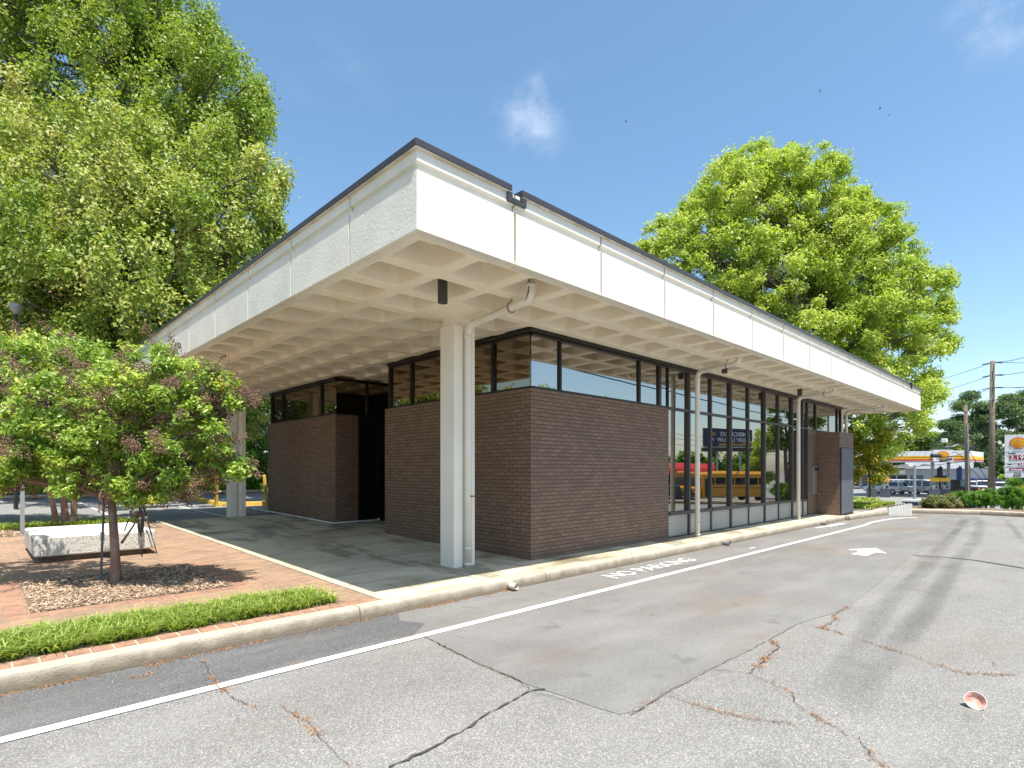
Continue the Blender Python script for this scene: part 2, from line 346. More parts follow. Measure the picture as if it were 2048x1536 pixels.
def np_mesh(name, V, F, mat, parent=None, tint=None, smooth=False):
    V = np.asarray(V, dtype=np.float32); F = np.asarray(F, dtype=np.int32); k = F.shape[1]
    me = bpy.data.meshes.new(name); me.vertices.add(len(V)); me.vertices.foreach_set('co', V.ravel())
    me.loops.add(F.size); me.loops.foreach_set('vertex_index', F.ravel())
    me.polygons.add(len(F)); me.polygons.foreach_set('loop_start', np.arange(0, F.size, k, dtype=np.int32)); me.polygons.foreach_set('loop_total', np.full(len(F), k, dtype=np.int32))
    me.update(calc_edges=True); me.materials.append(M[mat])
    if tint is not None:
        a = me.attributes.new('tint', 'FLOAT', 'FACE'); a.data.foreach_set('value', np.asarray(tint, dtype=np.float32))
    if smooth: me.polygons.foreach_set('use_smooth', [True] * len(F))
    o = bpy.data.objects.new(name, me); col.objects.link(o); adopt(o, parent); return o
def text(s_, size, mat, m, parent=None, name='lettering', extrude=.004, align='LEFT', bold=0.0, sx=1):
    cu = bpy.data.curves.new('t', 'FONT'); cu.body = s_; cu.size = size; cu.extrude = extrude; cu.align_x = align; cu.offset = bold; cu.resolution_u = 3
    to = bpy.data.objects.new('t', cu); me = bpy.data.meshes.new_from_object(to); bpy.data.objects.remove(to)
    me.transform(m @ Matrix.Diagonal((sx, 1, 1, 1))); me.materials.append(M[mat]); me.name = name
    o = bpy.data.objects.new(name, me); col.objects.link(o); adopt(o, parent); return o

# ------------------------------------------------------------------ foliage
def leaves(C, Rr, n, size, droop=.0, seed=0, aspect=.55, tbase=None, flat_=1.0, out=.5, sig=.46):
    """C: clump centres (k,3), Rr: clump radii (k,), n leaves; folded diamond leaves. returns V,F,tint"""
    g = np.random.default_rng(seed); k = len(C)
    wgt = Rr ** 2; idx = g.choice(k, n, p=wgt / wgt.sum())
    d = g.normal(size=(n, 3)); P = C[idx] + np.clip(d, -2.3, 2.3) * (Rr[idx] * sig)[:, None] * np.array([1, 1, flat_]); d /= np.linalg.norm(d, axis=1)[:, None]
    nrm = g.normal(size=(n, 3)) * .6 + d * out * .8 + np.array([-.1, -.45, .75])   # leaves turn towards the light
    nrm /= np.linalg.norm(nrm, axis=1)[:, None]
    t = g.normal(size=(n, 3)) + np.array([0, 0, -droop]); t -= nrm * (t * nrm).sum(1)[:, None]; t /= np.linalg.norm(t, axis=1)[:, None]
    b = np.cross(nrm, t); sz = size * (.6 + .8 * g.random(n))
    L = sz[:, None]; W = (sz * aspect * .5)[:, None]
    fold = nrm * (sz * .10)[:, None]
    v0 = P - t * L * .5; v1 = P + b * W - t * L * .05 + fold; v2 = P + t * L * .5 - nrm * (sz * .12)[:, None]; v3 = P - b * W - t * L * .05 + fold
    V = np.stack([v0, v1, v2, v3], 1).reshape(-1, 3); o = np.arange(n) * 4
    F = np.stack([np.stack([o, o + 1, o + 2], 1), np.stack([o, o + 2, o + 3], 1)], 1).reshape(-1, 3)
    tb = (g.random(k) if tbase is None else tbase)[idx]
    tint = np.clip(tb * .72 + g.random(n) * .3 + (g.random(n) > .96) * .2, 0, 1)
    return V, F, np.repeat(tint, 2)
def clumps(blobs, per, cr, seed=0, lo=.35):
    g = np.random.default_rng(seed); C = []; Q = []; T = []; B = []
    for bi, (c, r) in enumerate(blobs):
        r = np.array(r if hasattr(r, '__len__') else (r, r, r)); vol = max(3, int(per * (r.mean() / cr) ** 2))
        d = g.normal(size=(vol, 3)); d /= np.linalg.norm(d, axis=1)[:, None]
        q = lo + (1 - lo) * g.random(vol) ** .5
        C.append(np.array(c) + d * r * q[:, None] ); Q.append(cr * (.55 + .8 * g.random(vol))); T.append(np.clip(g.normal(.5, .25) * .5 + .5 * g.random(vol), 0, 1)); B += [bi] * vol
    return np.concatenate(C), np.concatenate(Q), np.concatenate(T), B
def tree(name, base, blobs, leaf, n, size, cr, per=1.2, label='', cat='tree', group=None, trunk=.3, bark='bark', droop=.4, seed=1, forks=None, twigs=1.0, extra_trunks=(), flat_=.8, aspect=.55, lo=.35):
    """blobs: [(Vector centre, radius)] world. returns root"""
    root = empty(name, base, label=label, cat=cat, group=group)
    rd = random.Random(seed); base = Vector(base)
    cz = sorted(Vector(b[0]).z for b in blobs); low = base.z + (cz[0] - base.z) * .55; top = Vector((np.mean([b[0][0] for b in blobs]), np.mean([b[0][1] for b in blobs]), cz[int(len(cz) * .7)]))
    fork = Vector((base.x, base.y, low)) if forks is None else Vector(forks)
    mb = MB()
    def limb(a, b, r0, r1, n_=6, seg=5, wob=.08):
        a = Vector(a); b = Vector(b); L = (b - a).length; pts = []
        off = Vector((rd.uniform(-1, 1), rd.uniform(-1, 1), rd.uniform(-.2, .6))) * L * wob
        for i in range(seg + 1):
            t_ = i / seg; pts.append(a.lerp(b, t_) + off * math.sin(math.pi * t_) + Vector((rd.uniform(-1, 1), rd.uniform(-1, 1), rd.uniform(-1, 1))) * L * .012 * (0 < i < seg))
        mb.tube(pts, [r0 + (r1 - r0) * i / seg for i in range(seg + 1)], n_, caps=False); return pts
    mb.tube([base + Vector((0, 0, -.1)), base + Vector((0, 0, .12)), base.lerp(fork, .35) + Vector((trunk * .15, 0, 0)), fork], [trunk * 1.45, trunk * 1.12, trunk * .92, trunk * .8], 12)
    for e in extra_trunks: limb(Vector(e[0]), Vector(e[1]), e[2], e[2] * .7, 8, 5, .04)
    spine = limb(fork, top, trunk * .75, trunk * .18, 8, 6, .05)
    C, Q, T, B = clumps(blobs, per, cr, seed, lo)
    for bi, (c, r) in enumerate(blobs):
        c = Vector(c); st = min(spine[:-1], key=lambda p: (p - c).length + max(0, p.z - c.z + .3 * (p - c).length) * 1.6)
        lr = trunk * (.34 if (c - st).length > 1 else .2) * (.6 if len(blobs) > 60 else 1)
        pts = limb(st, c, lr, lr * .3, 6, 5, .07)
        ids = [i for i in range(len(B)) if B[i] == bi]; rd.shuffle(ids)
        for i in ids[:int(len(ids) * twigs)]:
            q = rd.choice(pts[2:]); mid = Vector(C[i])
            mb.tube([q, q.lerp(mid, .5) + Vector((rd.uniform(-.1, .1), rd.uniform(-.1, .1), .08)) * (mid - q).length, mid], [lr * .26, lr * .15, lr * .05], 3, caps=False)
    mb.build('trunk', bark, root, smooth=True)
    V, F, t = leaves(C, Q, n, size, droop, seed, aspect, T, flat_)
    np_mesh('crown', V, F, leaf, root, t)
    return root, C, Q

# ================================================================== SETTING
def S(y): return .15 + .018 * (y - 6.2)                  # the raised plaza and back lot climb gently away
def sst(a, b, x): t = min(1, max(0, (x - a) / (b - a))); return t * t * (3 - 2 * t)
def gh(x, y):
    h = 0.0 if y < 5.7 else S(min(y, 48)) - .03
    xs = 28.6 + min(1, max(0, (y - 3.5) / 3.5)) * 5.0
    k = sst(xs, xs + 2.2, x)
    return h * (1 - k) + (-1.3) * k
xs_ = sorted(set([-900, -300, -120, -60, -30] + list(np.arange(-15, 46, 1.0)) + [50, 60, 80, 110, 160, 300, 900]) | {5.0})
ys_ = sorted(set([-900, -300, -120, -60, -40, -30, -20] + list(np.arange(-14, 5.5, 1.5)) + [5.66, 5.72] + list(np.arange(6.5, 50, 1.5)) + [60, 90, 150, 300, 900]))
mb = MB(); nx = len(xs_)
for y in ys_:
    for x in xs_: mb.v.append((float(x), float(y), gh(x, y)))
for j in range(len(ys_) - 1):
    for i in range(nx - 1): a = j * nx + i; mb.f.append((a, a + 1, a + nx + 1, a + nx))
struct(mb, 'ground', 'asph_old', 'speckled weathered grey asphalt of the drive and the lots around the building')

def sheet(name, pts, mat, label, z=None, dz=.004, sub=0):
    """flat sheet on the ground from pixel- or world-derived xy points"""
    mb_ = MB(); vs = [(p[0], p[1], (gh(p[0], p[1]) if z is None else z) + dz) for p in pts]
    from mathutils.geometry import tessellate_polygon
    mb_.add(vs, [tuple(f) for f in tessellate_polygon([[Vector(v) for v in vs]])]); return struct(mb_, name, mat, label)
P0 = [gz(x, y) for x, y in [(1815, 1120), (1760, 1165), (1690, 1220), (1600, 1247), (1510, 1296), (1420, 1340), (1370, 1368), (1330, 1390), (1284, 1420), (1240, 1430), (1190, 1415), (1130, 1394), (1050, 1368), (960, 1330), (900, 1300), (845, 1271)]]
patch = [(28.2, 5.0), (26.0, 2.6), (20.0, 2.5)] + [(p.x, p.y) for p in P0] + [(3.35, 4.72), (-8, 4.72), (-8, 5.62), (21, 5.62), (24, 5.4)]
sheet('asphalt_patch', patch, 'asph_new', 'smoother darker asphalt patch along the kerb and up the drive', z=0)

sheet('asphalt_edge', [(-8, 4.72), (3.2, 4.72), (3.55, 5.0), (3.42, 5.3), (3.6, 5.61), (-8, 5.61)], 'asph_edge', 'darker asphalt strip between the white line and the front kerb', z=0, dz=.0058)
def strip(mb_, pts, w_, z=.008, zf=None):
    pts = [Vector((p[0], p[1], 0)) for p in pts]; o = len(mb_.v); ww = w_ if isinstance(w_, list) else [w_] * len(pts)
    for i, p in enumerate(pts):
        d = (pts[min(i + 1, len(pts) - 1)] - pts[max(i - 1, 0)]).normalized(); n = Vector((-d.y, d.x, 0)) * ww[i] / 2
        for q in (p + n, p - n): mb_.v.append((q.x, q.y, z + (zf(q.x, q.y) if zf else 0)))
    for i in range(len(pts) - 1): a = o + 2 * i; mb_.f.append((a, a + 1, a + 3, a + 2))
mb = MB()
ln = [(-8 + .5 * i, 4.66) for i in range(56)] + [(p.x, p.y) for p in (gz(1742, 1045.2), gz(1764, 1041), gz(1782, 1038.3), gz(1806, 1036.3), gz(1835, 1035.5))]
strip(mb, ln, .105); struct(mb, 'lane_line', 'paint', 'long white painted edge line running beside the kerb')
mb = MB()
strip(mb, [(17.5, 5.42), (18.3, 5.36)], .12); strip(mb, [(18.2, 5.34), (19.7, 5.3)], .22); strip(mb, [(11.9, 4.98), (12.15, 4.98)], .06)
struct(mb, 'worn_marking', 'paint_worn', 'faded scraps of white paint beside the kerb under the last windows')
tx = text('NO PARKING', .46, 'paint_worn', Matrix.Translation((7.12, 5.03, .0072)), name='pavement_lettering', extrude=.0006, bold=.004, sx=.93)
tag(tx, 'white stencilled NO PARKING lettering painted on the asphalt', 'pavement lettering', kind='structure')
# arrow (traced on the ground, tip pointing up the drive)
mb = MB(); ar = [gz(1680 + x / 17.07, 1080 + y / 17.07) for x, y in [(1220, 290), (1600, 470), (1220, 430), (1100, 480), (950, 545), (820, 540), (540, 515), (370, 487), (540, 450), (650, 385), (680, 368), (300, 352), (300, 335), (820, 308)]]
mb.add([(p.x, p.y, .0085) for p in ar], [tuple(range(len(ar)))]); struct(mb, 'arrow_marking', 'paint', 'white direction arrow painted in the middle of the drive')

# cracks with dry weeds
CR = [([(780, 1536), (860, 1500), (930, 1460), (1000, 1415), (1060, 1385), (1090, 1380)], .035, 0),
      ([(840, 1270), (900, 1300), (960, 1330), (1030, 1358), (1060, 1380)], .015, .25), ([(1060, 1385), (1110, 1396), (1150, 1412)], .01, 0),
      ([(410, 1325), (430, 1370), (470, 1400), (515, 1420)], .012, 1), ([(560, 1410), (620, 1450), (650, 1490), (700, 1536)], .008, .7),
      ([(1320, 1388), (1345, 1395), (1400, 1415), (1500, 1440), (1580, 1447)], .012, .4),
      ([(1420, 1340), (1460, 1343), (1500, 1348), (1560, 1375), (1585, 1385), (1590, 1405), (1640, 1440), (1720, 1485), (1750, 1520), (1770, 1536)], .014, .4),
      ([(1500, 1348), (1520, 1330), (1545, 1305), (1558, 1295), (1540, 1280)], .02, 1.2),
      ([(1600, 1247), (1650, 1258), (1720, 1280), (1800, 1305), (1900, 1340), (1930, 1347), (2030, 1352)], .013, .5),
      ([(1645, 1258), (1655, 1250), (1675, 1240), (1665, 1232), (1695, 1215)], .014, 1),
      ([(1700, 1190), (1850, 1215), (1980, 1240), (2060, 1254)], .012, 0), ([(1750, 1166), (1830, 1180), (1950, 1206)], .012, 0),
      ([(1815, 1120), (1930, 1140), (2060, 1162)], .01, 0), ([(1980, 1318), (1992, 1335)], .01, .5),
      ([(1330, 1390), (1284, 1420), (1262, 1432)], .018, .3), ([(1420, 1340), (1370, 1368), (1330, 1388)], .01, .1), ([(1600, 1247), (1510, 1296), (1425, 1338)], .008, 0)]
mb = MB(); wV = []; rr_ = random.Random(3)
for px, wd, weed in CR:
    pts = [gz(*p) for p in px]; fine = []
    for a, b in zip(pts, pts[1:]):
        n_ = max(2, int((b - a).length / .05))
        for i in range(n_): q = a.lerp(b, i / n_); fine.append(q + Vector((rr_.uniform(-1, 1), rr_.uniform(-1, 1), 0)) * .012)
    fine.append(pts[-1]); strip(mb, fine, [wd * .5 * rr_.uniform(.2, 1.3) for _ in fine], z=.0105)
    for q in fine:
        dense = weed * (0.3 + 1.4 * (math.sin(q.x * 9 + q.y * 7) > .1))
        for _ in range(int(dense * 9 * rr_.random() * 2)): wV.append(q + Vector((rr_.gauss(0, .022), rr_.gauss(0, .022), 0)))
for x in (1856,):    # two thin dark strips across the drive
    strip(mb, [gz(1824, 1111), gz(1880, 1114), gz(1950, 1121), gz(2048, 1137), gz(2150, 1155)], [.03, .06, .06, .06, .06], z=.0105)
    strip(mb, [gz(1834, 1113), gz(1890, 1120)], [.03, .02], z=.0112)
struct(mb, 'asphalt_crack', 'crack', 'dark cracks and thin dark strips running through the asphalt')
for i in range(230):
    x = rr_.uniform(-1.5, 5.4); k = 1 if rr_.random() < .6 + .4 * math.sin(x * 5) else 0
    for _ in range(k * rr_.randint(4, 14)): wV.append(Vector((x + rr_.gauss(0, .03), 5.575 - abs(rr_.gauss(0, .012)), 0)))
for c_ in ((1.15, 5.53), (.98, 5.3), (3.1, 4.7), (2.0, 4.68), (5.4, 5.5), (12, 5.55), (18.6, 5.5)):
    for _ in range(60): wV.append(Vector((c_[0] + rr_.gauss(0, .06), c_[1] + rr_.gauss(0, .03), 0)))
def blades(name, P, H, mat, label, lean=.5, wd=.006, seed=0, cat='grass'):
    g = np.random.default_rng(seed); n = len(P); P = np.asarray(P, float); h = H * (.5 + .8 * g.random(n)); a = g.random(n) * 6.283
    d = np.stack([np.cos(a), np.sin(a), np.zeros(n)], 1); s_ = np.stack([-np.sin(a), np.cos(a), np.zeros(n)], 1) * (wd * (.6 + .8 * g.random(n)))[:, None]
    L = (lean * g.random(n))[:, None] * h[:, None]; up_ = np.array([0, 0, 1.0]) * h[:, None]
    V = np.stack([P - s_, P + s_, P + up_ * .6 + d * L * .5 + s_ * .8, P + up_ * .6 + d * L * .5 - s_ * .8, P + up_ * (.95 - .3 * lean * g.random(n)[:, None]) + d * L * 1.3], 1).reshape(-1, 3)
    o = np.arange(n) * 5; F = np.stack([np.stack([o, o + 1, o + 2], 1), np.stack([o, o + 2, o + 3], 1), np.stack([o + 3, o + 2, o + 4], 1)], 1).reshape(-1, 3)
    ob = np_mesh(name, V, F, mat, None, np.repeat(g.random(n), 3)); tag(ob, label, cat, kind='stuff'); return ob
blades('dry_weeds', [tuple(v) for v in wV], .026, 'drygrass', 'rusty dry weeds tufted along the asphalt cracks and kerb foot', 1.6, .0025, 2, 'weeds')

# dark curved bands: thin translucent dark films, soft-edged
s = NT('dark_band_film'); a = s.n('Attribute', _attribute_name='tint'); v = s.coord()
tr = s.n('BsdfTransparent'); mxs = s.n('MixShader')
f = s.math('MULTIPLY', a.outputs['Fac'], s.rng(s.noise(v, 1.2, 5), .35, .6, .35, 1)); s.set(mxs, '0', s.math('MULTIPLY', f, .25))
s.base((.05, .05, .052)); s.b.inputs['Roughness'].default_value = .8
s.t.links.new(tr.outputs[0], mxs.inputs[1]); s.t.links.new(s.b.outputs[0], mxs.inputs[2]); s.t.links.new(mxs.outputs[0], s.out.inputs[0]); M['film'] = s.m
V = []; F = []; T = []
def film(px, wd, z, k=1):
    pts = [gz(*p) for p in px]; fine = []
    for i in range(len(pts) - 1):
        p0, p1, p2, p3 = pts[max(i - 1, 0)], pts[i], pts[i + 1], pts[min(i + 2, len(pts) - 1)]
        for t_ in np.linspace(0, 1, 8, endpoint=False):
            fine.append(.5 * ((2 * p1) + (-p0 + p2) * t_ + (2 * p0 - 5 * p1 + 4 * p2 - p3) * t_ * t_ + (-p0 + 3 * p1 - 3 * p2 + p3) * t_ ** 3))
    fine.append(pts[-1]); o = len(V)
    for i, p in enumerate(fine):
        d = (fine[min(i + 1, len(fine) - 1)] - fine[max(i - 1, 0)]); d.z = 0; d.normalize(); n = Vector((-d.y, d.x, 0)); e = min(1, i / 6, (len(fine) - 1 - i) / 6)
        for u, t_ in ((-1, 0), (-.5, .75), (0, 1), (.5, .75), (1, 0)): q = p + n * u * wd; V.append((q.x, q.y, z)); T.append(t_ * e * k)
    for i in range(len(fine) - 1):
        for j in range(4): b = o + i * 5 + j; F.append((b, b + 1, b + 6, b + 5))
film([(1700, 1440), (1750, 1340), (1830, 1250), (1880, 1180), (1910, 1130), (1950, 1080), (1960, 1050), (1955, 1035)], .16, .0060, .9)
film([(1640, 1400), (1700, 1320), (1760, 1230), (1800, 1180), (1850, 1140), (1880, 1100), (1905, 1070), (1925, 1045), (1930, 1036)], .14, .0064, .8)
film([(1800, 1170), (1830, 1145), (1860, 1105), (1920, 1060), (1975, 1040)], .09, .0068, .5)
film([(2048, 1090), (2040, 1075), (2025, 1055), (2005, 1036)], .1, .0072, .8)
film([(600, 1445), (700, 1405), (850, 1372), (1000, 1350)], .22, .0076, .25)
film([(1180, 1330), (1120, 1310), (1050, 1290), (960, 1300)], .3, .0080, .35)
me = bpy.data.meshes.new('dark_band'); me.from_pydata(V, [], F); at_ = me.attributes.new('tint', 'FLOAT', 'POINT'); at_.data.foreach_set('value', T); me.materials.append(M['film'])
o = bpy.data.objects.new('dark_band', me); col.objects.link(o); tag(o, 'dark curved bands turning across the drive', 'tyre mark', kind='structure')

# kerb with chipped edge, continuing round the far end
def kerb(name, path, label, h=.15, wdt=.15, seed=1, step=.05, mat='kerb', z0=None, chip=.005, hs=None):
    g = random.Random(seed); mb_ = MB(); fine = []; hh = []
    for i, (a, b) in enumerate(zip(path, path[1:])):
        a = Vector((*a, 0)); b = Vector((*b, 0)); n_ = max(1, int((b - a).length / step))
        for k in range(n_): fine.append(a.lerp(b, k / n_)); hh.append((hs[i] + (hs[i + 1] - hs[i]) * k / n_) if hs else h)
    fine.append(Vector((*path[-1], 0))); hh.append(hs[-1] if hs else h)
    for i, p in enumerate(fine):
        d = (fine[min(i + 1, len(fine) - 1)] - fine[max(i - 1, 0)]).normalized(); n = Vector((-d.y, d.x, 0)); z_ = 0 if z0 is None else z0(p.x, p.y); H = hh[i]
        c = g.random() ** 6 * .03; w1 = g.uniform(-chip, chip)
        for off, z in ((-.008, -.06), (-.004 + w1 * .5, .02), (.012 + w1, H - .035 - c), (.022 + w1, H - .012 - c * .6), (.045 + w1, H), (wdt, H), (wdt, -.06)):
            q = p + n * off; mb_.v.append((q.x, q.y, z_ + z))
    for i in range(len(fine) - 1):
        for j in range(6): a = i * 7 + j; mb_.f.append((a, a + 1, a + 8, a + 7))
    return struct(mb_, name, mat, label, smooth=False)
ke = [gz(1656, 1049), gz(1700, 1041), gz(1740, 1034.5), gz(1776, 1030.5)]
kpath = [(-8, 5.60), (21.0, 5.60)] + [(p.x, p.y) for p in ke[1:]]
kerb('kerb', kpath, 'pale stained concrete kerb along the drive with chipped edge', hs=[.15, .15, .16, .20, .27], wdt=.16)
# concrete slab under the canopy, plaza, borders
def terrace(name, x0, x1, y0, y1, mat, label, dz=0.0, th=.1, ny=1):
    mb_ = MB(); 
    vs = [(x0, y0, S(y0) + dz), (x1, y0, S(y0) + dz), (x1, y1, S(y1) + dz), (x0, y1, S(y1) + dz)]; vs += [(a, b, c - th) for a, b, c in vs]
    mb_.add(vs, [(0, 1, 2, 3), (7, 6, 5, 4), (0, 4, 5, 1), (1, 5, 6, 2), (2, 6, 7, 3), (3, 7, 4, 0)]); return struct(mb_, name, mat, label)
terrace('slab', 3.56, 23.6, 5.765, 16.9, 'slab', 'stained concrete slab under the deep roof', dz=.002)
terrace('slab_edging', 3.46, 3.545, 5.765, 16.75, 'kerb', 'thin pale concrete edging between brick plaza and slab', dz=.012)
terrace('plaza', -9, 3.455, 6.9, 16.45, 'paver', 'red brick plaza paved in running bond')
terrace('border_strip', -9, 3.455, 5.765, 6.9, 'mulch_base', 'soil strip under the edging bricks and grass', dz=-.01)
terrace('plaza_end', 2.9, 3.455, 5.765, 6.9, 'paver', 'brick paving at the end of the grass strip', dz=.003)
terrace('side_walk', 23.6, 27.4, 6.2, 9.2, 'slab', 'shaded walk at the far end of the building', dz=.002)
def brick_row(mb_, x0, x1, y0, y1, along='x', w_=.165, j=.018, dz=.006):
    t0, t1 = (x0, x1) if along == 'x' else (y0, y1); t_ = t0
    while t_ < t1 - w_ * .5:
        a, b = t_ + j / 2, min(t_ + w_ - j / 2, t1)
        X0, X1, Y0, Y1 = (a, b, y0, y1) if along == 'x' else (x0, x1, a, b)
        z = S((Y0 + Y1) / 2) + dz + rr_.uniform(-.003, .003); o = len(mb_.v)
        mb_.bbox(X0, X1, Y0, Y1, z - .05, z, .006); t_ += w_
mb = MB(); brick_row(mb, -9, 3.42, 5.775, 5.965); struct(mb, 'brick_edging', 'paver_edge', 'single row of header bricks between kerb and grass strip')
terrace('mortar_bed', -9, 2.9, 5.765, 5.975, 'kerb', 'pale mortar between the edging bricks', dz=-.003)
# mulch bed
terrace('mulch_bed', .46, 2.44, 7.66, 9.64, 'mulch_base', 'square bed of dry mulch round the front crepe myrtle', dz=.004)
mb = MB(); brick_row(mb, .27, 2.63, 7.45, 7.64); brick_row(mb, .27, 2.63, 9.66, 9.85); brick_row(mb, .25, .44, 7.66, 9.64, 'y'); brick_row(mb, 2.46, 2.65, 7.66, 9.64, 'y')
struct(mb, 'bed_edging', 'paver_edge', 'header bricks framing the mulch bed')
terrace('soil_strip', -9, 3.3, 15.3, 17.1, 'mulch_base', 'dark soil strip at the back of the plaza', dz=.006)
g = np.random.default_rng(4)
def litter(name, n, x0, x1, y0, y1, size, label, seed, hz=.03, mat='litter'):
    g = np.random.default_rng(seed); x = g.uniform(x0, x1, n); y = g.uniform(y0, y1, n)
    P = np.stack([x, y, .15 + .018 * (y - 6.2) + .006 + g.random(n) ** 2 * hz], 1)
    a = g.random(n) * 6.283; t = np.stack([np.cos(a), np.sin(a), g.normal(size=n) * .25], 1) * (size * (.4 + g.random(n)))[:, None]
    b = np.stack([-np.sin(a), np.cos(a), g.normal(size=n) * .4], 1) * (size * .16 * (.5 + g.random(n)))[:, None]
    V = np.stack([P - t, P + b, P + t, P - b], 1).reshape(-1, 3); F = np.arange(4 * n).reshape(-1, 4)
    o = np_mesh(name, V, F, mat, None, g.random(n)); tag(o, label, 'leaf litter', kind='stuff')
litter('mulch', 15000, .47, 2.43, 7.67, 9.63, .035, 'dry brown needle mulch filling the bed round the front crepe myrtle', 3)
litter('soil_litter', 9000, -4, 3.2, 15.3, 16.6, .05, 'brown leaf litter under the rear crepe myrtle', 5)
litter('plaza_debris', 260, -.5, 3.4, 7.0, 15, .012, 'tiny brown bits scattered on the brick plaza', 6, .003)
def grass_area(n, x0, x1, y0, y1, seed, zf=S, clump=.05):
    g = np.random.default_rng(seed); k = int((x1 - x0) * (y1 - y0) / clump ** 2 * .5) + 4
    c = np.stack([g.uniform(x0, x1, k), g.uniform(y0, y1, k)], 1); p = c[g.integers(0, k, n)] + g.normal(0, clump * .4, (n, 2))
    p[:, 0] = np.clip(p[:, 0], x0, x1); p[:, 1] = np.clip(p[:, 1], y0, y1)
    return np.stack([p[:, 0], p[:, 1], [zf(v) - .01 for v in p[:, 1]]], 1)
blades('grass_strip', grass_area(26000, -2.2, 3.02, 6.02, 6.72, 8), .135, 'grass', 'bright green liriope grass strip behind the front kerb', 1.5, .0058, 9)
blades('back_grass', grass_area(14000, -4, 3.1, 16.5, 17.15, 10), .17, 'grass', 'green liriope strip at the back edge of the plaza', 1.2, .007, 11)

# back parking lot
mb = MB()
q = [(-30, 17.15), (3.4, 17.15), (3.4, 16.9), (28, 16.9), (28, 29.5), (-30, 29.5)]
mb.add([(x, y, S(y) - .024) for x, y in q], [tuple(range(6))]); struct(mb, 'parking_lot', 'asph_back', 'grey asphalt parking lot behind the building')
mb = MB(); zf = lambda x, y: S(y) - .018
def pm(px, py): p = Vector(at(px, py, 10)); o_ = Vector((0, 0, CH)); d = p - o_; t_ = (.15 - .018 * 6.2 - CH) / (d.z - .018 * d.y); return o_ + d * t_
for a, b in [((120, 987), (225, 1032)), ((330, 1005), (455, 1033)), ((0, 990), (3, 1006)), ((-60, 1003), (-20, 1012))]: strip(mb, [pm(*a), pm(*b)], .1, z=0, zf=zf)
for k in range(7):
    t_ = k / 7; a = pm(155 + 75 * t_, 1000 + 30 * t_ + 2); b = pm(300 + 120 * t_, 1001 + 27 * t_); strip(mb, [a, b], .1, z=0, zf=zf)
strip(mb, [pm(375, 1010), pm(398, 1013)], .25, z=0, zf=zf)
struct(mb, 'parking_line', 'paint_worn', 'faded white bay lines and hatching in the back parking lot')
yk = [pm(372, 997), pm(415, 1006), pm(436, 1011), pm(470, 1011), pm(548, 1009), pm(640, 1006)]
kerb('yellow_kerb', [(p.x, p.y) for p in yk], 'yellow painted kerb round the island behind the building', mat='yellow', wdt=.16, z0=lambda x, y: S(y) - .03, step=.3, chip=.002)
bk = [(-30, 29.3), (28, 29.3)]
kerb('rear_kerb', bk, 'long weathered kerb at the far side of the back lot', wdt=.2, z0=lambda x, y: S(y) - .03, step=.5)
mb = MB(); mb.add([(-60, 29.5, S(29.5) + .1), (40, 29.5, S(29.5) + .1), (40, 48, S(48) + .3), (-60, 48, S(48) + .3)], [(0, 1, 2, 3)])
struct(mb, 'wooded_bank', 'mulch_base', 'leafy soil bank beyond the back lot')
g = np.random.default_rng(21); k = 900
C = np.stack([g.uniform(-8, 15, k), 29.9 + g.random(k) ** 1.5 * 3, np.zeros(k)], 1); C[:, 2] = .15 + .018 * (C[:, 1] - 6.2) + .15 + .1 * g.random(k)
V, F, t = leaves(C, np.full(k, .35), 26000, .13, .2, 22, .7, None, .5)
tag(np_mesh('ground_ivy', V, F, 'leaf_mid', None, t), 'low green ivy spreading over the bank in front of the fence', 'ivy', kind='stuff')
litter('bank_litter', 5000, -8, 12, 28.4, 30.2, .12, 'brown fallen leaves along the rear kerb', 23)
# far-right lawn and slope
mb = MB()
lw = [(23.62, 9.2), (27.4, 9.2), (27.4, 6.1), (25.0, 5.9), (25.9, 4.8), (28.3, 5.6), (33.4, 7.2), (33.4, 14), (23.62, 14)]
mb.add([(x, y, S(6.2) + .004) for x, y in lw], [tuple(range(len(lw)))]); struct(mb, 'lawn', 'mulch_base', 'patchy lawn at the far end of the building')
Gp = np.concatenate([grass_area(9000, 27.4, 33.3, 7.3, 13.5, 31, lambda y: .17, .2), grass_area(3500, 25.2, 29.5, 5.9, 7.2, 32, lambda y: .17, .2), grass_area(2500, 24, 27.4, 9.3, 12, 33, lambda y: .17, .2)])
blades('lawn_grass', Gp, .16, 'grass', 'short grass of the lawn beyond the far corner', 1.0, .02, 34)
# far kerb in front of the hedge
fk = [gz(1815, 1026.5), gz(1880, 1028), gz(1960, 1030), gz(2048, 1034.5), gz(2200, 1045), gz(2500, 1072), gz(3200, 1135)]
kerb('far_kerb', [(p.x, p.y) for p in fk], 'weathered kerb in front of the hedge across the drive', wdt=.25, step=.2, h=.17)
mb = MB(); vs = [(p.x + .22, p.y + .1, .16) for p in fk] + [(p.x + 2.2, p.y + 1.2, .16) for p in fk]; n_ = len(fk)
mb.add(vs, [(i, i + 1, n_ + i + 1, n_ + i) for i in range(n_ - 1)]); struct(mb, 'hedge_bed', 'mulch_base', 'mulched bed under the hedge')
# street beyond
mb = MB(); mb.add([(31, -60, -1.29), (300, -60, -1.29), (300, 80, -1.29), (36, 80, -1.29), (36, 6, -1.29), (31, 0, -1.29)], [tuple(range(6))])
struct(mb, 'street', 'asph_back', 'pale street and forecourt lower down beyond the hedge')

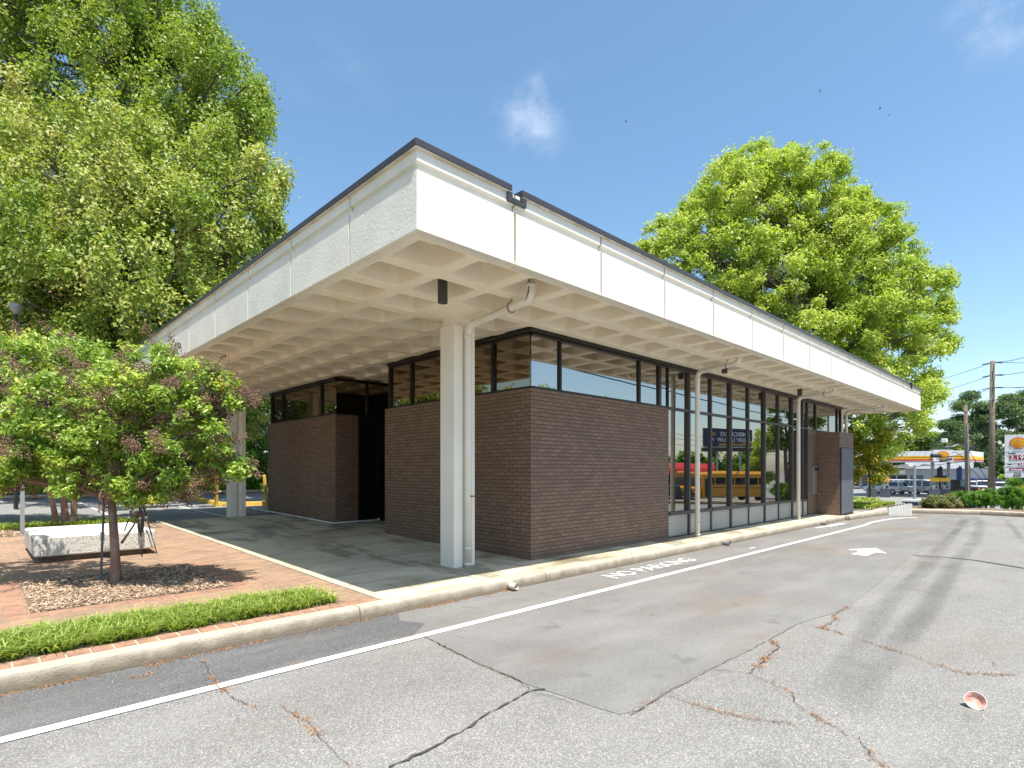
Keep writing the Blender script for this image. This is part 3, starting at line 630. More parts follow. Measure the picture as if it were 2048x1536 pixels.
# ================================================================== THE BANK BUILDING
X0, X1, Y0, Y1, ZS, ZT = 3.17, 27.35, 4.61, 18.9, 4.06, 4.865
bank = empty('bank_building', (X0, Y0, 0), label='low brown brick bank building with deep white flat roof and coffered soffit', cat='building')
roof = MB().box(X0 + .18, X1 - .18, Y0 + .18, Y1 - .18, 4.345, 4.80).build('roof', 'coping', bank)
# coffered ceiling
mb = MB(); nxc, nyc = 29, 17; pcx = (X1 - X0 - .994) / (nxc - 1); pcy = (Y1 - Y0 - .994) / (nyc - 1)
cols = [(5.35, 5.77, 6.78, 7.13), (5.35, 5.77, 17.04, 17.40), (24.75, 25.17, 6.78, 7.13), (24.75, 25.17, 17.04, 17.40)]
hx, hy = pcx / 2, pcy / 2
for i in range(nxc):
    for j in range(nyc):
        cx, cy = X0 + .497 + i * pcx, Y0 + .497 + j * pcy
        sq = [(cx - hx, cy - hy), (cx + hx, cy - hy), (cx + hx, cy + hy), (cx - hx, cy + hy)]
        if any(c[0] - .33 < cx < c[1] + .33 and c[2] - .33 < cy < c[3] + .33 for c in cols):
            mb.add([(*p, ZS) for p in sq], [(0, 1, 2, 3)]); continue
        def ring(h1, h2, c, z):
            r = []
            for sx, sy in ((-1, -1), (1, -1), (1, 1), (-1, 1)):
                ks = [(0, 1), (.3, .3), (1, 0)] if sx * sy > 0 else [(1, 0), (.3, .3), (0, 1)]
                for kx, ky in ks: r.append((cx + sx * (h1 - c * kx), cy + sy * (h2 - c * ky), z))
            return r
        r0 = ring(.322, .322, .05, ZS); r1 = ring(.314, .314, .055, ZS + .02); r2 = ring(.268, .268, .07, ZS + .27); r3 = ring(.235, .235, .08, ZS + .285)
        vs = [(*p, ZS) for p in sq] + r0 + r1 + r2 + r3; fs = []
        for q in range(4):
            b = 4 + 3 * q; nb = 4 + 3 * ((q + 1) % 4); fs += [(q, b, b + 1), (q, b + 1, b + 2), (q, b + 2, nb, (q + 1) % 4)]
        for L in range(3):
            for q in range(12): a = 4 + L * 12 + q; b = 4 + L * 12 + (q + 1) % 12; fs.append((a, b, b + 12, a + 12))
        fs.append(tuple(range(40, 52))); mb.add(vs, fs)
ex, ey = X0 + .497 - hx, Y0 + .497 - hy; fx, fy = X1 - .497 + hx, Y1 - .497 + hy
for a in ((X0, X1, Y0, ey), (X0, X1, fy, Y1), (X0, ex, ey, fy), (fx, X1, ey, fy)): mb.add([(a[0], a[2], ZS), (a[1], a[2], ZS), (a[1], a[3], ZS), (a[0], a[3], ZS)], [(0, 1, 2, 3)])
me = bpy.data.meshes.new('coffered_ceiling'); me.from_pydata(mb.v, [], mb.f); me.materials.append(M['soffit']); ceil = bpy.data.objects.new('coffered_ceiling', me); col.objects.link(ceil); adopt(ceil, bank)
mb = MB()
for a in ((X0 + .055, X1 - .055, Y0 + .05, Y0 + .056), (X0 + .055, X0 + .061, Y0 + .056, Y1 - .055)): mb.box(*a, ZS - .003, ZS + .001)
mb.build('drip_groove', 'groove', bank)
# fascia panels with mitred corners
prof = [(0, ZS - .002), (0, 4.648), (.035, 4.668), (.045, 4.674), (.045, 4.728), (.006, 4.742), (.006, ZT), (.15, ZT), (.15, ZS - .002)]
def panel(side, a, b, ma=False, mb_=False):
    m = MB(); n = len(prof)
    for t_, mit, sg in ((a, ma, 1), (b, mb_, -1)):
        for d, z in prof:
            tt = t_ + (sg * d if mit else 0)
            m.v.append({'S': (tt, Y0 + d, z), 'W': (X0 + d, tt, z), 'N': (tt, Y1 - d, z), 'E': (X1 - d, tt, z)}[side])
    m.f = [tuple(range(n)), tuple(reversed(range(n, 2 * n)))] + [(i, i + n, (i + 1) % n + n, (i + 1) % n) for i in range(n)]
    return m.build('fascia_panel', 'stucco' if side == 'W' else 'fascia', bank)
JG = .017
jx = [X0] + [X0 + 1.364 + 1.65 * k for k in range(14)] + [X1]; jy = [Y0] + [Y0 + 1.364 + 1.65 * k for k in range(8)] + [Y1]
for sd, jj in (('S', jx), ('N', jx), ('W', jy), ('E', jy)):
    for i in range(len(jj) - 1): panel(sd, jj[i] + (JG if i else 0), jj[i + 1] - (JG if i < len(jj) - 2 else 0), i == 0, i == len(jj) - 2)
mb = MB()
for d in (.06,):
    mb.box(X0 + d, X1 - d, Y0 + d, Y0 + .12, ZS + .004, ZT - .004); mb.box(X0 + d, X1 - d, Y1 - .12, Y1 - d, ZS + .004, ZT - .004)
    mb.box(X0 + d, X0 + .12, Y0 + .121, Y1 - .121, ZS + .004, ZT - .004); mb.box(X1 - .12, X1 - d, Y0 + .121, Y1 - .121, ZS + .004, ZT - .004)
mb.build('joint_backing', 'groove', bank)
mb = MB(); e = .036; zc0, zc1 = ZT + .002, 4.937
for a in ((X0 - e, 4.455, Y0 - e, Y0 + .28), (4.62, 9.5, Y0 - e, Y0 + .28), (9.503, 15.5, Y0 - e, Y0 + .28), (15.503, 21.5, Y0 - e, Y0 + .28), (21.503, X1 + e, Y0 - e, Y0 + .28),
          (X0 - e, X1 + e, Y1 - .28, Y1 + e), (X0 - e, X0 + .28, Y0 + .281, Y1 - .281), (X1 - .28, X1 + e, Y0 + .281, Y1 - .281)): mb.box(*a, zc0, zc1)
coping = mb.build('coping', 'coping', bank, bevel=.004)
mb = MB()
for a in ((X0 - .028, 4.45, Y0 - .028, Y0 + .02), (4.63, X1 + .028, Y0 - .028, Y0 + .02), (X0 - .028, X0 + .02, Y0 + .021, Y1)): mb.box(*a, ZT - .012, ZT + .001)
mb.build('drip_edge', 'groove', coping)
mb = MB()      # scupper notch collar
mb.box(4.40, 4.475, Y0 - .024, Y0 + .0, 4.752, 4.855).box(4.62, 4.70, Y0 - .024, Y0, 4.752, 4.855).box(4.4752, 4.6198, Y0 - .024, Y0 + .0, 4.752, 4.80)
mb.box(4.478, 4.617, Y0 - .01, Y0 + .3, 4.801, 4.815).box(4.618, 4.628, Y0 - .03, Y0 + .3, 4.80, 4.933)
mb.build('scupper', 'coping', bank)
# columns
for k, c in enumerate(cols):
    z0 = S(c[2]) - .02; m = MB(); a, b, y0, y1 = c; gx0, gx1 = a + .175, b - .12
    outl = [(a, y0), (gx0, y0), (gx0 + .02, y0 + .02), (gx0 + .02, y0 + .045), (gx1 - .0, y0 + .045), (gx1 + .0, y0), (b, y0), (b, y1), (a, y1)]
    m.prism(outl, 'z', z0, 3.93).prism([(a + .03, y0 + .05), (b - .03, y0 + .05), (b - .03, y1 - .03), (a + .03, y1 - .03)], 'z', 3.931, ZS + .01)
    m.build('column', 'column', bank, bevel=.006)
# walls
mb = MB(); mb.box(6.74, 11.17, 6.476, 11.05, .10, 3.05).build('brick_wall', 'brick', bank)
mb = MB(); mb.box(6.74, 7.38, 13.435, 17.95, .2, 3.11).box(7.38, 12, 13.60, 17.95, .2, 3.11).build('brick_wall', 'brick', bank); MB().box(7.98, 9.19, 13.445, 13.598, .2, 3.11).box(7.382, 7.978, 13.445, 13.598, 2.952, 3.11).build('recess_shade', 'bronze', bank)  # dark bronze faces stand in for the deep shade of the recess
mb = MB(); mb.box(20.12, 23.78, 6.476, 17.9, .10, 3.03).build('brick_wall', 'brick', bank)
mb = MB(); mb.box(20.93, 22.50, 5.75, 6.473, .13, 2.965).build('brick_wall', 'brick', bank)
mb = MB(); mb.box(9.2, 12.0, 11.05, 13.43, .2, 4.05).box(6.84, 23.7, 6.60, 10.85, .2, 4.055).box(6.84, 23.7, 13.52, 17.6, .2, 4.055).build('core_wall', 'bronze', bank)
mb = MB(); mb.box(6.775, 7.0, 17.69, 17.76, 3.12, 4.05).build('end_post', 'bronze', bank)
m = MB()
for (a, b) in (((3.6, 9.6), (6.7, 9.9)), ((3.6, 12.9), (6.7, 13.0)), ((5.1, 5.8), (5.12, 6.75)), ((5.2, 7.2), (5.1, 16.8)), ((3.6, 7.35), (6.73, 7.35))):
    n_ = 6; pp = [(a[0] + (b[0] - a[0]) * k / n_, a[1] + (b[1] - a[1]) * k / n_) for k in range(n_ + 1)]; strip(m, pp, .012, z=.0055, zf=lambda x, y: S(y))
struct(m, 'slab_joint', 'crack', 'thin control joints cut in the slab')
# windows along the front
def win_front(x0, x1, low=False, wide=.045, deep=.06, post='r', lo=3.05):
    yb = 6.50; m = MB(); zb = .15 if low else lo
    m.box(x1 - wide, x1, yb - deep + .03, yb + .05, zb, 3.99)                            # mullion
    m.box(x0, x1 - wide - .001, yb - .035, yb + .05, 3.945, 3.99)
    if low:
        m.box(x0, x1 - wide - .001, yb - .045, yb + .05, 3.03, 3.085).box(x0, x1 - wide - .001, yb - .06, yb + .05, .66, .735).box(x0, x1 - wide - .001, yb - .03, yb + .05, .15, .19)
    else: m.box(x0, x1 - wide - .001, yb - .035, yb + .05, lo + .002, lo + .04)
    f = m.build('window', 'bronze2' if low else 'bronze', bank, bevel=.003)
    def pane(z0, z1):
        t_ = rr_.uniform(-.003, .003); u = rr_.uniform(-.003, .003); a, b = x0 - .002, x1 - wide + .002
        MB().add([(a, yb + .01 + t_, z0), (b, yb + .01 - t_, z0), (b, yb + .01 - t_ + u, z1), (a, yb + .01 + t_ + u, z1), (a, yb + .03, z0), (b, yb + .03, z0), (b, yb + .03, z1), (a, yb + .03, z1)],
                 [(0, 1, 2, 3), (7, 6, 5, 4), (0, 4, 5, 1), (1, 5, 6, 2), (2, 6, 7, 3), (3, 7, 4, 0)]).build('pane', 'glass', f)
    if low:
        pane(3.085, 3.945); pane(.735, 3.03)
        MB().box(x0 + .002, x1 - wide - .003, yb - .012, yb + .03, .19, .66).build('spandrel_panel', 'spandrel', f)
    else: pane(lo + .04, 3.945)
win_front(6.79, 7.53); win_front(7.53, 10.05, wide=.06); win_front(10.05, 10.86, wide=.10)
win_front(10.86, 11.175, wide=.02)
bx = [11.175, 12.11, 13.22, 14.32, 15.43, 16.53, 17.58, 18.70, 19.66, 20.118]
for i in range(len(bx) - 1): win_front(bx[i], bx[i + 1], True, wide=.075 if i in (0, 2, 4, 6) else .055, deep=.085 if i in (0, 2, 4, 6) else .07)
for a, b in ((20.12, 20.95), (20.95, 23.35), (23.35, 23.78)): win_front(a, b, lo=3.03, wide=.07)
MB().box(6.70, 23.80, 6.43, 6.60, 3.992, ZS - .002).box(6.70, 6.84, 6.601, 10.89, 3.992, ZS - .002).box(6.70, 6.84, 13.39, 17.75, 3.992, ZS - .002).box(6.841, 9.19, 13.39, 13.5, 3.992, ZS - .002).build('head_frame', 'bronze', bank, bevel=.004)
def win_left(y0, y1, z0, wide=.06):
    xb = 6.77; m = MB(); m.box(xb - .05, xb + .06, y1 - wide, y1, z0, 3.99).box(xb - .03, xb + .06, y0, y1 - wide - .001, z0 + .002, z0 + .04).box(xb - .03, xb + .06, y0, y1 - wide - .001, 3.95, 3.99)
    f = m.build('window', 'bronze', bank, bevel=.003); t_ = rr_.uniform(-.004, .004)
    MB().add([(xb + t_, y0, z0 + .04), (xb - t_, y1 - wide, z0 + .04), (xb - t_, y1 - wide, 3.95), (xb + t_, y0, 3.95), (xb + .02, y0, z0 + .04), (xb + .02, y1 - wide, z0 + .04), (xb + .02, y1 - wide, 3.95), (xb + .02, y0, 3.95)],
             [(0, 1, 2, 3), (7, 6, 5, 4), (0, 4, 5, 1), (1, 5, 6, 2), (2, 6, 7, 3), (3, 7, 4, 0)]).build('pane', 'glass_left', f)
for a, b in ((6.53, 7.46), (7.46, 10.04), (10.04, 10.88)): win_left(a, b, 3.05, .055)
for a, b in ((13.445, 14.28), (14.28, 16.84), (16.84, 17.68)): win_left(a, b, 3.12)
m = MB(); m.box(7.62, 7.67, 13.40, 13.5, 3.12, 3.99).box(6.845, 9.19, 13.41, 13.5, 3.12, 3.16); f = m.build('window', 'bronze', bank)
MB().box(6.80, 9.19, 13.45, 13.47, 3.16, 3.99).build('pane', 'glass_left', f)
# louvred door in the recess
m = MB(); m.box(7.385, 7.43, 13.40, 13.55, .28, 2.95).box(7.93, 7.975, 13.40, 13.55, .28, 2.95).box(7.431, 7.929, 13.40, 13.55, 2.88, 2.949)
f = m.build('louvre_door', 'bronze', bank); m = MB()
for k in range(32):
    z = .33 + k * .079; m.add([(7.431, 13.44, z), (7.929, 13.44, z), (7.929, 13.52, z + .06), (7.431, 13.52, z + .06), (7.431, 13.45, z - .008), (7.929, 13.45, z - .008), (7.929, 13.53, z + .052), (7.431, 13.53, z + .052)], [(0, 1, 2, 3), (7, 6, 5, 4), (0, 4, 5, 1), (2, 6, 7, 3)])
m.build('slats', 'bronze', f)
# night deposit hood and steel service panel
m = MB(); m.box(20.52, 20.55, 6.40, 6.474, .86, 1.80).box(20.551, 20.92, 6.40, 6.43, 1.77, 1.80).box(20.551, 20.92, 6.40, 6.43, .86, .89).box(20.70, 20.72, 6.40, 6.43, .891, 1.66)
f = m.build('deposit_box', 'silver', bank); MB().box(20.551, 20.92, 6.433, 6.474, .891, 1.66).build('hatch', 'brick', f); MB().box(20.551, 20.92, 6.38, 6.474, 1.66, 1.769).build('hood', 'black', f)
m = MB(); m.box(20.99, 22.33, 5.70, 5.748, .19, 2.40); f = m.build('steel_panel', 'darkgrey', bank, bevel=.006)
MB().box(20.955, 20.989, 5.715, 5.749, .17, 2.42).box(22.331, 22.36, 5.715, 5.749, .17, 2.42).box(20.989, 22.331, 5.715, 5.749, 2.401, 2.43).build('frame', 'black', f)
# downpipes with horizontal runs and rusty hangers
def downpipe(px_, py_, ex_, ey_, r=.055, zt=3.92):
    z0 = S(py_) - .0; a = Vector((px_, py_, 0)); b = Vector((ex_, ey_, 0)); d = (b - a).normalized()
    pts = [(px_, py_, z0), (px_, py_, zt - .16)]
    for k in range(1, 6): an = k / 5 * math.pi / 2; pts.append(tuple(a + d * .13 * (1 - math.cos(an)) + Vector((0, 0, zt - .13 + .13 * math.sin(an)))))
    pts.append(tuple(b - d * .13 + Vector((0, 0, zt + .03))))
    for k in range(1, 6): an = k / 5 * math.pi / 2; pts.append(tuple(b - d * .13 * (1 - math.sin(an)) + Vector((0, 0, zt + .03 + .13 * (1 - math.cos(an))))))
    pts.append(tuple(b + Vector((0, 0, 4.34))))
    m = MB().tube(pts, r, 16); 
    for z in (z0 + .03, z0 + .28): m.tube([(px_, py_, z), (px_, py_, z + .035)], r * 1.14, 16)
    m.tube([(px_, py_, zt - .2), (px_, py_, zt - .15)], r * 1.16, 16); q = b + Vector((0, 0, zt + .19)); m.tube([q, q + Vector((0, 0, .05))], r * 1.16, 16)
    p = m.build('downspout', 'pipe', bank, smooth=True)
    for o_ in p.data.polygons: o_.use_smooth = len(o_.vertices) == 4
    c = a.lerp(b, .72) + Vector((0, 0, zt + .02)); s_ = d.cross(Vector((0, 0, 1))); h = MB()
    lp = [c + s_ * r * 1.25 * math.cos(t_) + Vector((0, 0, 1)) * r * 1.3 * math.sin(t_) for t_ in np.linspace(-2.6, 1.3, 12)] + [c + Vector((0, 0, .10)), c + Vector((0, 0, .13)) + d * .03]
    h.tube(lp, .007, 6); h.build('hanger', 'rust', p); return p
dp = downpipe(5.585, 6.725, 5.36, 5.15); downpipe(11.96, 6.2, 11.72, 5.12); downpipe(18.41, 6.2, 18.2, 5.12); downpipe(24.1, 6.4, 24.15, 5.12)
m = MB(); q = Vector((5.36, 5.15, 0)); dd = (Vector((5.585, 6.725, 0)) - q).normalized(); sd = Vector((-dd.y, dd.x, 0)); sd = sd if sd.x < 0 else -sd
pth = [q + Vector((0, 0, 4.3)), q + Vector((0, 0, 4.12)), q + dd * .012 + Vector((0, 0, 4.03)), q + dd * .05 + Vector((0, 0, 3.965)), q + dd * .11 + Vector((0, 0, 3.93))]
m.tube([p_ + sd * .048 + Vector((0, -.02, 0)) for p_ in pth], [.012, .010, .014, .009, .003], 6); m.build('rust_run', 'rust', dp)
# rust streak on the corner pipe and the small bracket on the column
MB().box(5.60, 5.72, 6.655, 6.665, 1.255, 1.275).tube([(5.585, 6.68, 1.265), (5.60, 6.66, 1.265)], .012, 6).build('bracket', 'rust', dp)
for x, y, zb in ((X0 + .497 + pcx, Y0 + .497 + pcy, 3.885), (X0 + .497 + 11 * pcx, Y0 + .497 + pcy, 3.96), (X0 + .497 + 17 * pcx, Y0 + .497 + pcy, 3.89)):
    MB().lathe([(0, zb + .01), (.05, zb + .01), (.058, zb), (.066, zb), (.066, 4.32), (0, 4.32)], 20, (x, y, 0)).build('downlight', 'bronze2', bank, smooth=False)
# little lamp bracket on the far corner of the coping
MB().tube([(25.2, Y0 - .03, 4.98), (25.2, Y0 - .08, 4.95), (25.2, Y0 - .08, 4.7)], .03, 8).build('rain_sensor', 'black', bank)

# ================================================================== SMALL THINGS NEAR THE BUILDING
m = MB().tube([(6.62, 18.9, S(18.9) + .05), (6.62, 13.33, S(13.3) + .05), (7.95, 13.32, S(13.3) + .05), (7.95, 13.36, S(13.3) + .09)], .022, 8)
hose = m.build('drain_pipe', 'white', None); tag(hose, 'thin white plastic pipe lying along the foot of the recessed brick wall', 'pipe')
for y_ in (16.6, 15.0): MB().lathe([(.028, -.02), (.028, .02)], 8, (6.62, y_, S(y_) + .05), Matrix.Rotation(R(90), 4, 'X')).build('coupling', 'black', hose)
for i, (x, lab) in enumerate(((5.40, 'round white drain outlet in the kerb nearest the corner column'), (12.0, 'drain outlet in the kerb below the tall windows'), (18.6, 'farthest drain outlet in the kerb, near the brick service block'))):
    t = empty('drain_outlet', (x, 5.56, .07), label=lab, cat='drain outlet', group='drain outlets in the kerb')
    MB().lathe([(.036, .12), (.036, -.03), (.047, -.03), (.047, .12)], 18, (x, 5.58, .065), Matrix.Rotation(R(90), 4, 'X')).build('pipe_end', 'pipe' if i == 0 else 'silver', t)
    MB().lathe([(.047, .02), (.062, .0), (.058, -.012), (.047, -.016)], 9, (x, 5.585, .065), Matrix.Rotation(R(90), 4, 'X')).build('crumbled_rim', 'kerb', t)
# bench
t = empty('concrete_bench', (1.5, 12.1, S(12)), label='low square speckled concrete bench on the brick plaza behind the front crepe myrtle', cat='bench')
MB().bbox(.70, 2.30, 11.15, 13.15, .335, .64, .02).build('seat', 'bench_side', t)
MB().box(.72, 2.28, 11.17, 13.13, .6405, .645).build('seat_top', 'bench', t)
MB().box(.86, 2.14, 11.31, 12.99, .2, .335).build('plinth', 'mulch_base', t)
for x, y, sx, sy in ((.80, 11.15, 1, 0), (1.52, 11.15, 1, 0), (.70, 11.35, 0, 1), (.70, 12.3, 0, 1), (2.05, 11.15, 1, 0)):
    if sx: MB().box(x, x + .06, y - .012, y - .001, .56, .66).box(x, x + .06, y - .0005, y + .05, .648, .66).build('steel_clip', 'silver', t)
    else: MB().box(x - .012, x - .001, y, y + .06, .56, .66).box(x - .0005, x + .12, y, y + .06, .648, .66).build('steel_clip', 'silver', t)
# tripod with hanging bag
t = empty('camera_tripod', (2.05, 11.0, S(11)), label='black survey tripod with red clamps standing against the concrete bench', cat='tripod')
ap = Vector((2.03, 11.06, 1.34))
for f_ in ((2.045, 10.86), (2.30, 11.06), (1.78, 11.4)):
    f_ = Vector((*f_, S(f_[1]))); k1 = ap.lerp(f_, .42); k2 = ap.lerp(f_, .72)
    lg = MB().tube([ap.lerp(f_, .03), k1], .014, 8).tube([k1, k2], .0105, 8).tube([k2, f_], .007, 8).build('leg', 'black', t, smooth=True)
    MB().tube([k1 - Vector((0, 0, .02)), k1 + Vector((0, 0, .02))], .019, 8).build('clamp', 'silver', lg); MB().tube([k2 - Vector((0, 0, .02)), k2 + Vector((0, 0, .02))], .015, 8).build('clamp', 'silver', lg)
MB().tube([ap + Vector((0, 0, -.28)), ap + Vector((0, 0, .16))], .014, 8).lathe([(0, -.03), (.045, -.03), (.05, .0), (.045, .04), (0, .04)], 10, ap).build('centre_column', 'black', t)
for x_ in (1.955, 2.065): MB().box(x_, x_ + .032, 11.02, 11.055, 1.15, 1.265).build('red_clamp', 'shell_r', t)
MB().lathe([(0, -.04), (.035, -.04), (.04, .0), (.03, .05), (0, .05)], 10, ap + Vector((.07, 0, -.18)), Matrix.Rotation(.6, 4, 'X')).build('head', 'darkgrey', t)
m = MB(); m.lathe([(0, .62), (.035, .63), (.05, .72), (.045, .85), (.03, .98), (.012, 1.1), (0, 1.1)], 12, (2.06, 11.05, 0)); bag = m.build('camera_bag', 'black', None, smooth=True)
tag(bag, 'narrow black camera bag hanging from the tripod', 'bag')
# leaning metal pole behind the trunk, sign post
pl = MB().tube([(1.235, 9.0, S(9.0)), (1.31, 9.25, 1.45)], .014, 8).build('stake', 'darkgrey', None); tag(pl, 'thin dark stake beside the front crepe myrtle trunk', 'stake')
t = empty('sign_post', (.80, 15.6, S(15.6)), label='plain grey steel post standing in the soil strip at the left', cat='post')
MB().prism([(.765, 15.58), (.835, 15.58), (.835, 15.61), (.81, 15.64), (.79, 15.64), (.765, 15.61)], 'z', S(15.6) - .1, 2.3).build('post', 'silver', t)
# yellow bollards
for i, (px, py, tp, lab) in enumerate(((433, 1012, 960, 'yellow steel bollard left of the far column on the island kerb'), (534, 1011, 962, 'yellow bollard leaning beside the far brick wall'))):
    p = pm(px, py); d = (Vector((p.x, p.y, 0))).length; t = empty('bollard', p, label=lab, cat='bollard', group='yellow bollards')
    ln_ = -.10 if i else 0.0
    MB().tube([p + Vector((0, 0, -.05)), p + Vector((ln_ * .7, -ln_ * .7, 1.05))], .06, 14).build('post', 'yellow', t); q = p + Vector((ln_ * .7, -ln_ * .7, 1.05))
    MB().lathe([(.06, 0), (.055, .03), (.03, .05), (0, .055)], 14, q).build('cap', 'yellow', t)
# cup
c = gz(1951, 1416); c.z = 0; s_ = .062
t = empty('paper_cup', c, label='open paper cup lying on its side on the asphalt, white rim and pink inside', cat='cup')
ax_ = (Vector((0, 0, CH)) - (c + Vector((0, 0, .05)))).normalized(); ax_ = (ax_ + Vector((.16, -.1, .25))).normalized(); rot = ax_.to_track_quat('Z', 'Y').to_matrix().to_4x4(); cc = c + Vector((0, 0, .052))
s = NT('pink_cup'); v = s.coord(); s.base(s.mix(s.rng(s.noise(v, 25, 4), .45, .6), (.66, .38, .30), (.48, .22, .15))); s.b.inputs['Roughness'].default_value = .35; M['cup_in'] = s.m
MB().lathe([(.034, -.075), (.059, 0), (.062, .003), (.0625, -.002), (.037, -.0755), (0, -.0755)], 28, cc, rot).build('wall', 'white', t, smooth=True)
MB().lathe([(0, -.03), (.044, -.03), (.0575, -.001), (.059, .0)], 28, cc, rot).build('lining', 'cup_in', t, smooth=True)
# street lamp at far left
b = at(32, 990, 17.5); b.z = S(b.y); t = empty('street_lamp', b, label='street lamp with round white head half hidden in the trees at far left', cat='street lamp')
top = at(28, 612, 17.5); top.x, top.y = b.x, b.y
MB().tube([b, Vector((b.x, b.y, top.z - .25))], [.06, .04], 10).build('pole', 'black', t)
MB().lathe([(0, .14), (.13, .13), (.19, .04), (.2, 0), (.16, -.05), (.06, -.2), (0, -.2)], 18, (b.x, b.y, top.z - .05)).build('lamp_head', 'silver', t, smooth=True)
# rear wooden fence
t = empty('wooden_fence', (2, 31, S(31)), label='dark vertical-board wooden fence under the trees behind the back lot', cat='fence')
m = MB(); x = -6.0
while x < 12.5:
    hgt = 2.0 + rr_.uniform(-.04, .04); m.box(x, x + .135, 31.4 + rr_.uniform(-.01, .01), 31.425, S(31) + .02, S(31) + hgt); x += .15
m.build('boards', 'fence', t); m = MB(); m.box(-6, 12.5, 31.43, 31.48, S(31) + .4, S(31) + .5).box(-6, 12.5, 31.43, 31.48, S(31) + 1.5, S(31) + 1.6).build('rail', 'fence', t)
# birds
for i, (px, py, a) in enumerate(((1760, 217, .3), (1778, 230, -.4), (1640, 182, .8), (1252, 243, .2))):
    p = at(px, py, 60); m = MB(); r_ = Matrix.Translation(p) @ Matrix.Rotation(a, 4, 'Z') @ Matrix.Rotation(a * 1.3, 4, 'Y')
    for sg in (-1, 1): m.add([r_ @ Vector(v_) for v_ in ((0, .06, 0), (sg * .11, .04, .05), (sg * .21, -.04, .02), (sg * .08, -.04, .04), (0, -.06, 0), (0, 0, -.03))], [(0, 1, 3, 4), (1, 2, 3), (0, 5, 4), (1, 0, 5)])
    m.add([r_ @ Vector(v_) for v_ in ((0, .15, 0), (.03, .05, .01), (-.03, .05, .01), (0, .05, -.03), (.025, -.12, 0), (-.025, -.12, 0))], [(0, 1, 2), (0, 3, 1), (0, 2, 3), (1, 4, 5, 2), (1, 3, 4), (2, 5, 3), (3, 5, 4)])
    o = m.build('bird', 'black', None); tag(o, ['upper bird of the pair above the right tree', 'lower bird of the pair above the right tree', 'lone bird high above the far roof end', 'tiny bird near the wispy cloud'][i], 'bird', 'swifts in the sky')
# barrier of ribbed white concrete at the end of the kerb
a = gz(1777, 1030.5); b = gz(1824, 1031.5); t = empty('barrier_wall', a, label='short white ribbed concrete barrier at the far end of the kerb', cat='barrier')
d = (b - a).normalized(); n = Vector((-d.y, d.x, 0)); L = (b - a).length; m = MB()
for k in range(11):
    u0, u1 = k / 11, (k + 1) / 11; z0, z1 = .27 + .17 * u0, .27 + .17 * u1
    for q0, q1, off in ((u0 + .008, u1 - .008, 0), (u0 - .008, u0 + .008, .02)):
        A, B = a + d * L * q0 + n * off, a + d * L * q1 + n * off; vs = [A, B, B + n * .15, A + n * .15]
        m.add([(p.x, p.y, -.02) for p in vs] + [(p.x, p.y, z1) for p in vs], [(0, 1, 2, 3), (7, 6, 5, 4), (0, 4, 5, 1), (1, 5, 6, 2), (2, 6, 7, 3), (3, 7, 4, 0)])
m.build('ribbed_panel', 'bench', t); m = MB()
for k in range(8): p = a + d * L * (k + .3) / 8 + n * .08; m.lathe([(0, -.02), (.03, 0), (.025, .03), (0, .04)], 7, (p.x, p.y, .275 + .17 * (k + .3) / 8 + .02))
m.build('capping_stones', 'black', t)

# ================================================================== TREES AND PLANTS
WEST = []
def B(*l, d=7.0, thick=0.0, f=1.0, fill=0, seed=3):
    g = random.Random(seed); out = []
    for px, py, r, *k in l:
        D = d + (k[0] if k else 0); R_ = r * f * d / FPX; out.append((at(px, py, D), R_))
        if thick:          # the crown has depth: lobes behind and in front of this one
            for sg in (-1, 1):
                o_ = sg * g.uniform(.35, 1.0) * thick * min(1, r / 60 + .3); s_ = (d + o_) / d; j = r * .35
                out.append((at(px + g.uniform(-j, j) * .6, py + g.uniform(-j, j) * .6, D + o_), R_ * g.uniform(.75, 1.0)))
    return out
gp = lambda px, d: Vector((at(px, 900, d).x, at(px, 900, d).y, S(min(48, at(px, 900, d).y)) + .1))
# front crepe myrtle
fm = B(*[(q[0], q[1], q[2]) + ((q[3] * .45,) if len(q) > 3 else ()) for q in ((300, 790, 70), (385, 800, 55), (425, 850, 48), (340, 880, 85), (235, 845, 95), (150, 850, 85, .6), (70, 890, 80, .3), (20, 830, 80, .6), (290, 950, 55), (205, 925, 70), (120, 930, 62), (390, 915, 36, .3), (365, 748, 38),
       (275, 735, 48, .3), (450, 770, 26), (452, 928, 24, .2), (-70, 890, 95), (200, 770, 70, .8), (470, 805, 16), (60, 760, 60, .8), (418, 745, 20), (320, 975, 30, -.4), (-40, 950, 50), (350, 800, 50, -.6), (180, 880, 60, -.6), (280, 870, 60, -.6), (440, 900, 26, .4), (290, 960, 50, -.3), (225, 950, 50, .5), (325, 720, 22), (478, 940, 14), (90, 940, 60, -.4), (40, 910, 50, -.5), (-10, 955, 50, -.3), (130, 970, 30, -.3), (160, 780, 60, -.3), (90, 820, 70, -.4), (240, 780, 50, -.6), (30, 960, 36, .2), (376, 960, 30, .2), (250, 985, 28, -.2), (340, 930, 50, -.5))], d=7.1, thick=.42)
root, C, Q = tree('crepe_myrtle', (1.36, 8.75, S(8.75)), fm, 'leaf_myrtle', 38000, .066, .115, per=.42, label='front crepe myrtle with one smooth brown trunk growing in the square mulch bed', cat='tree',
               trunk=.056, bark='myrtle_bark', droop=.2, seed=5, forks=(1.31, 8.72, 1.30), twigs=.5, flat_=.75, aspect=.5, lo=.15)
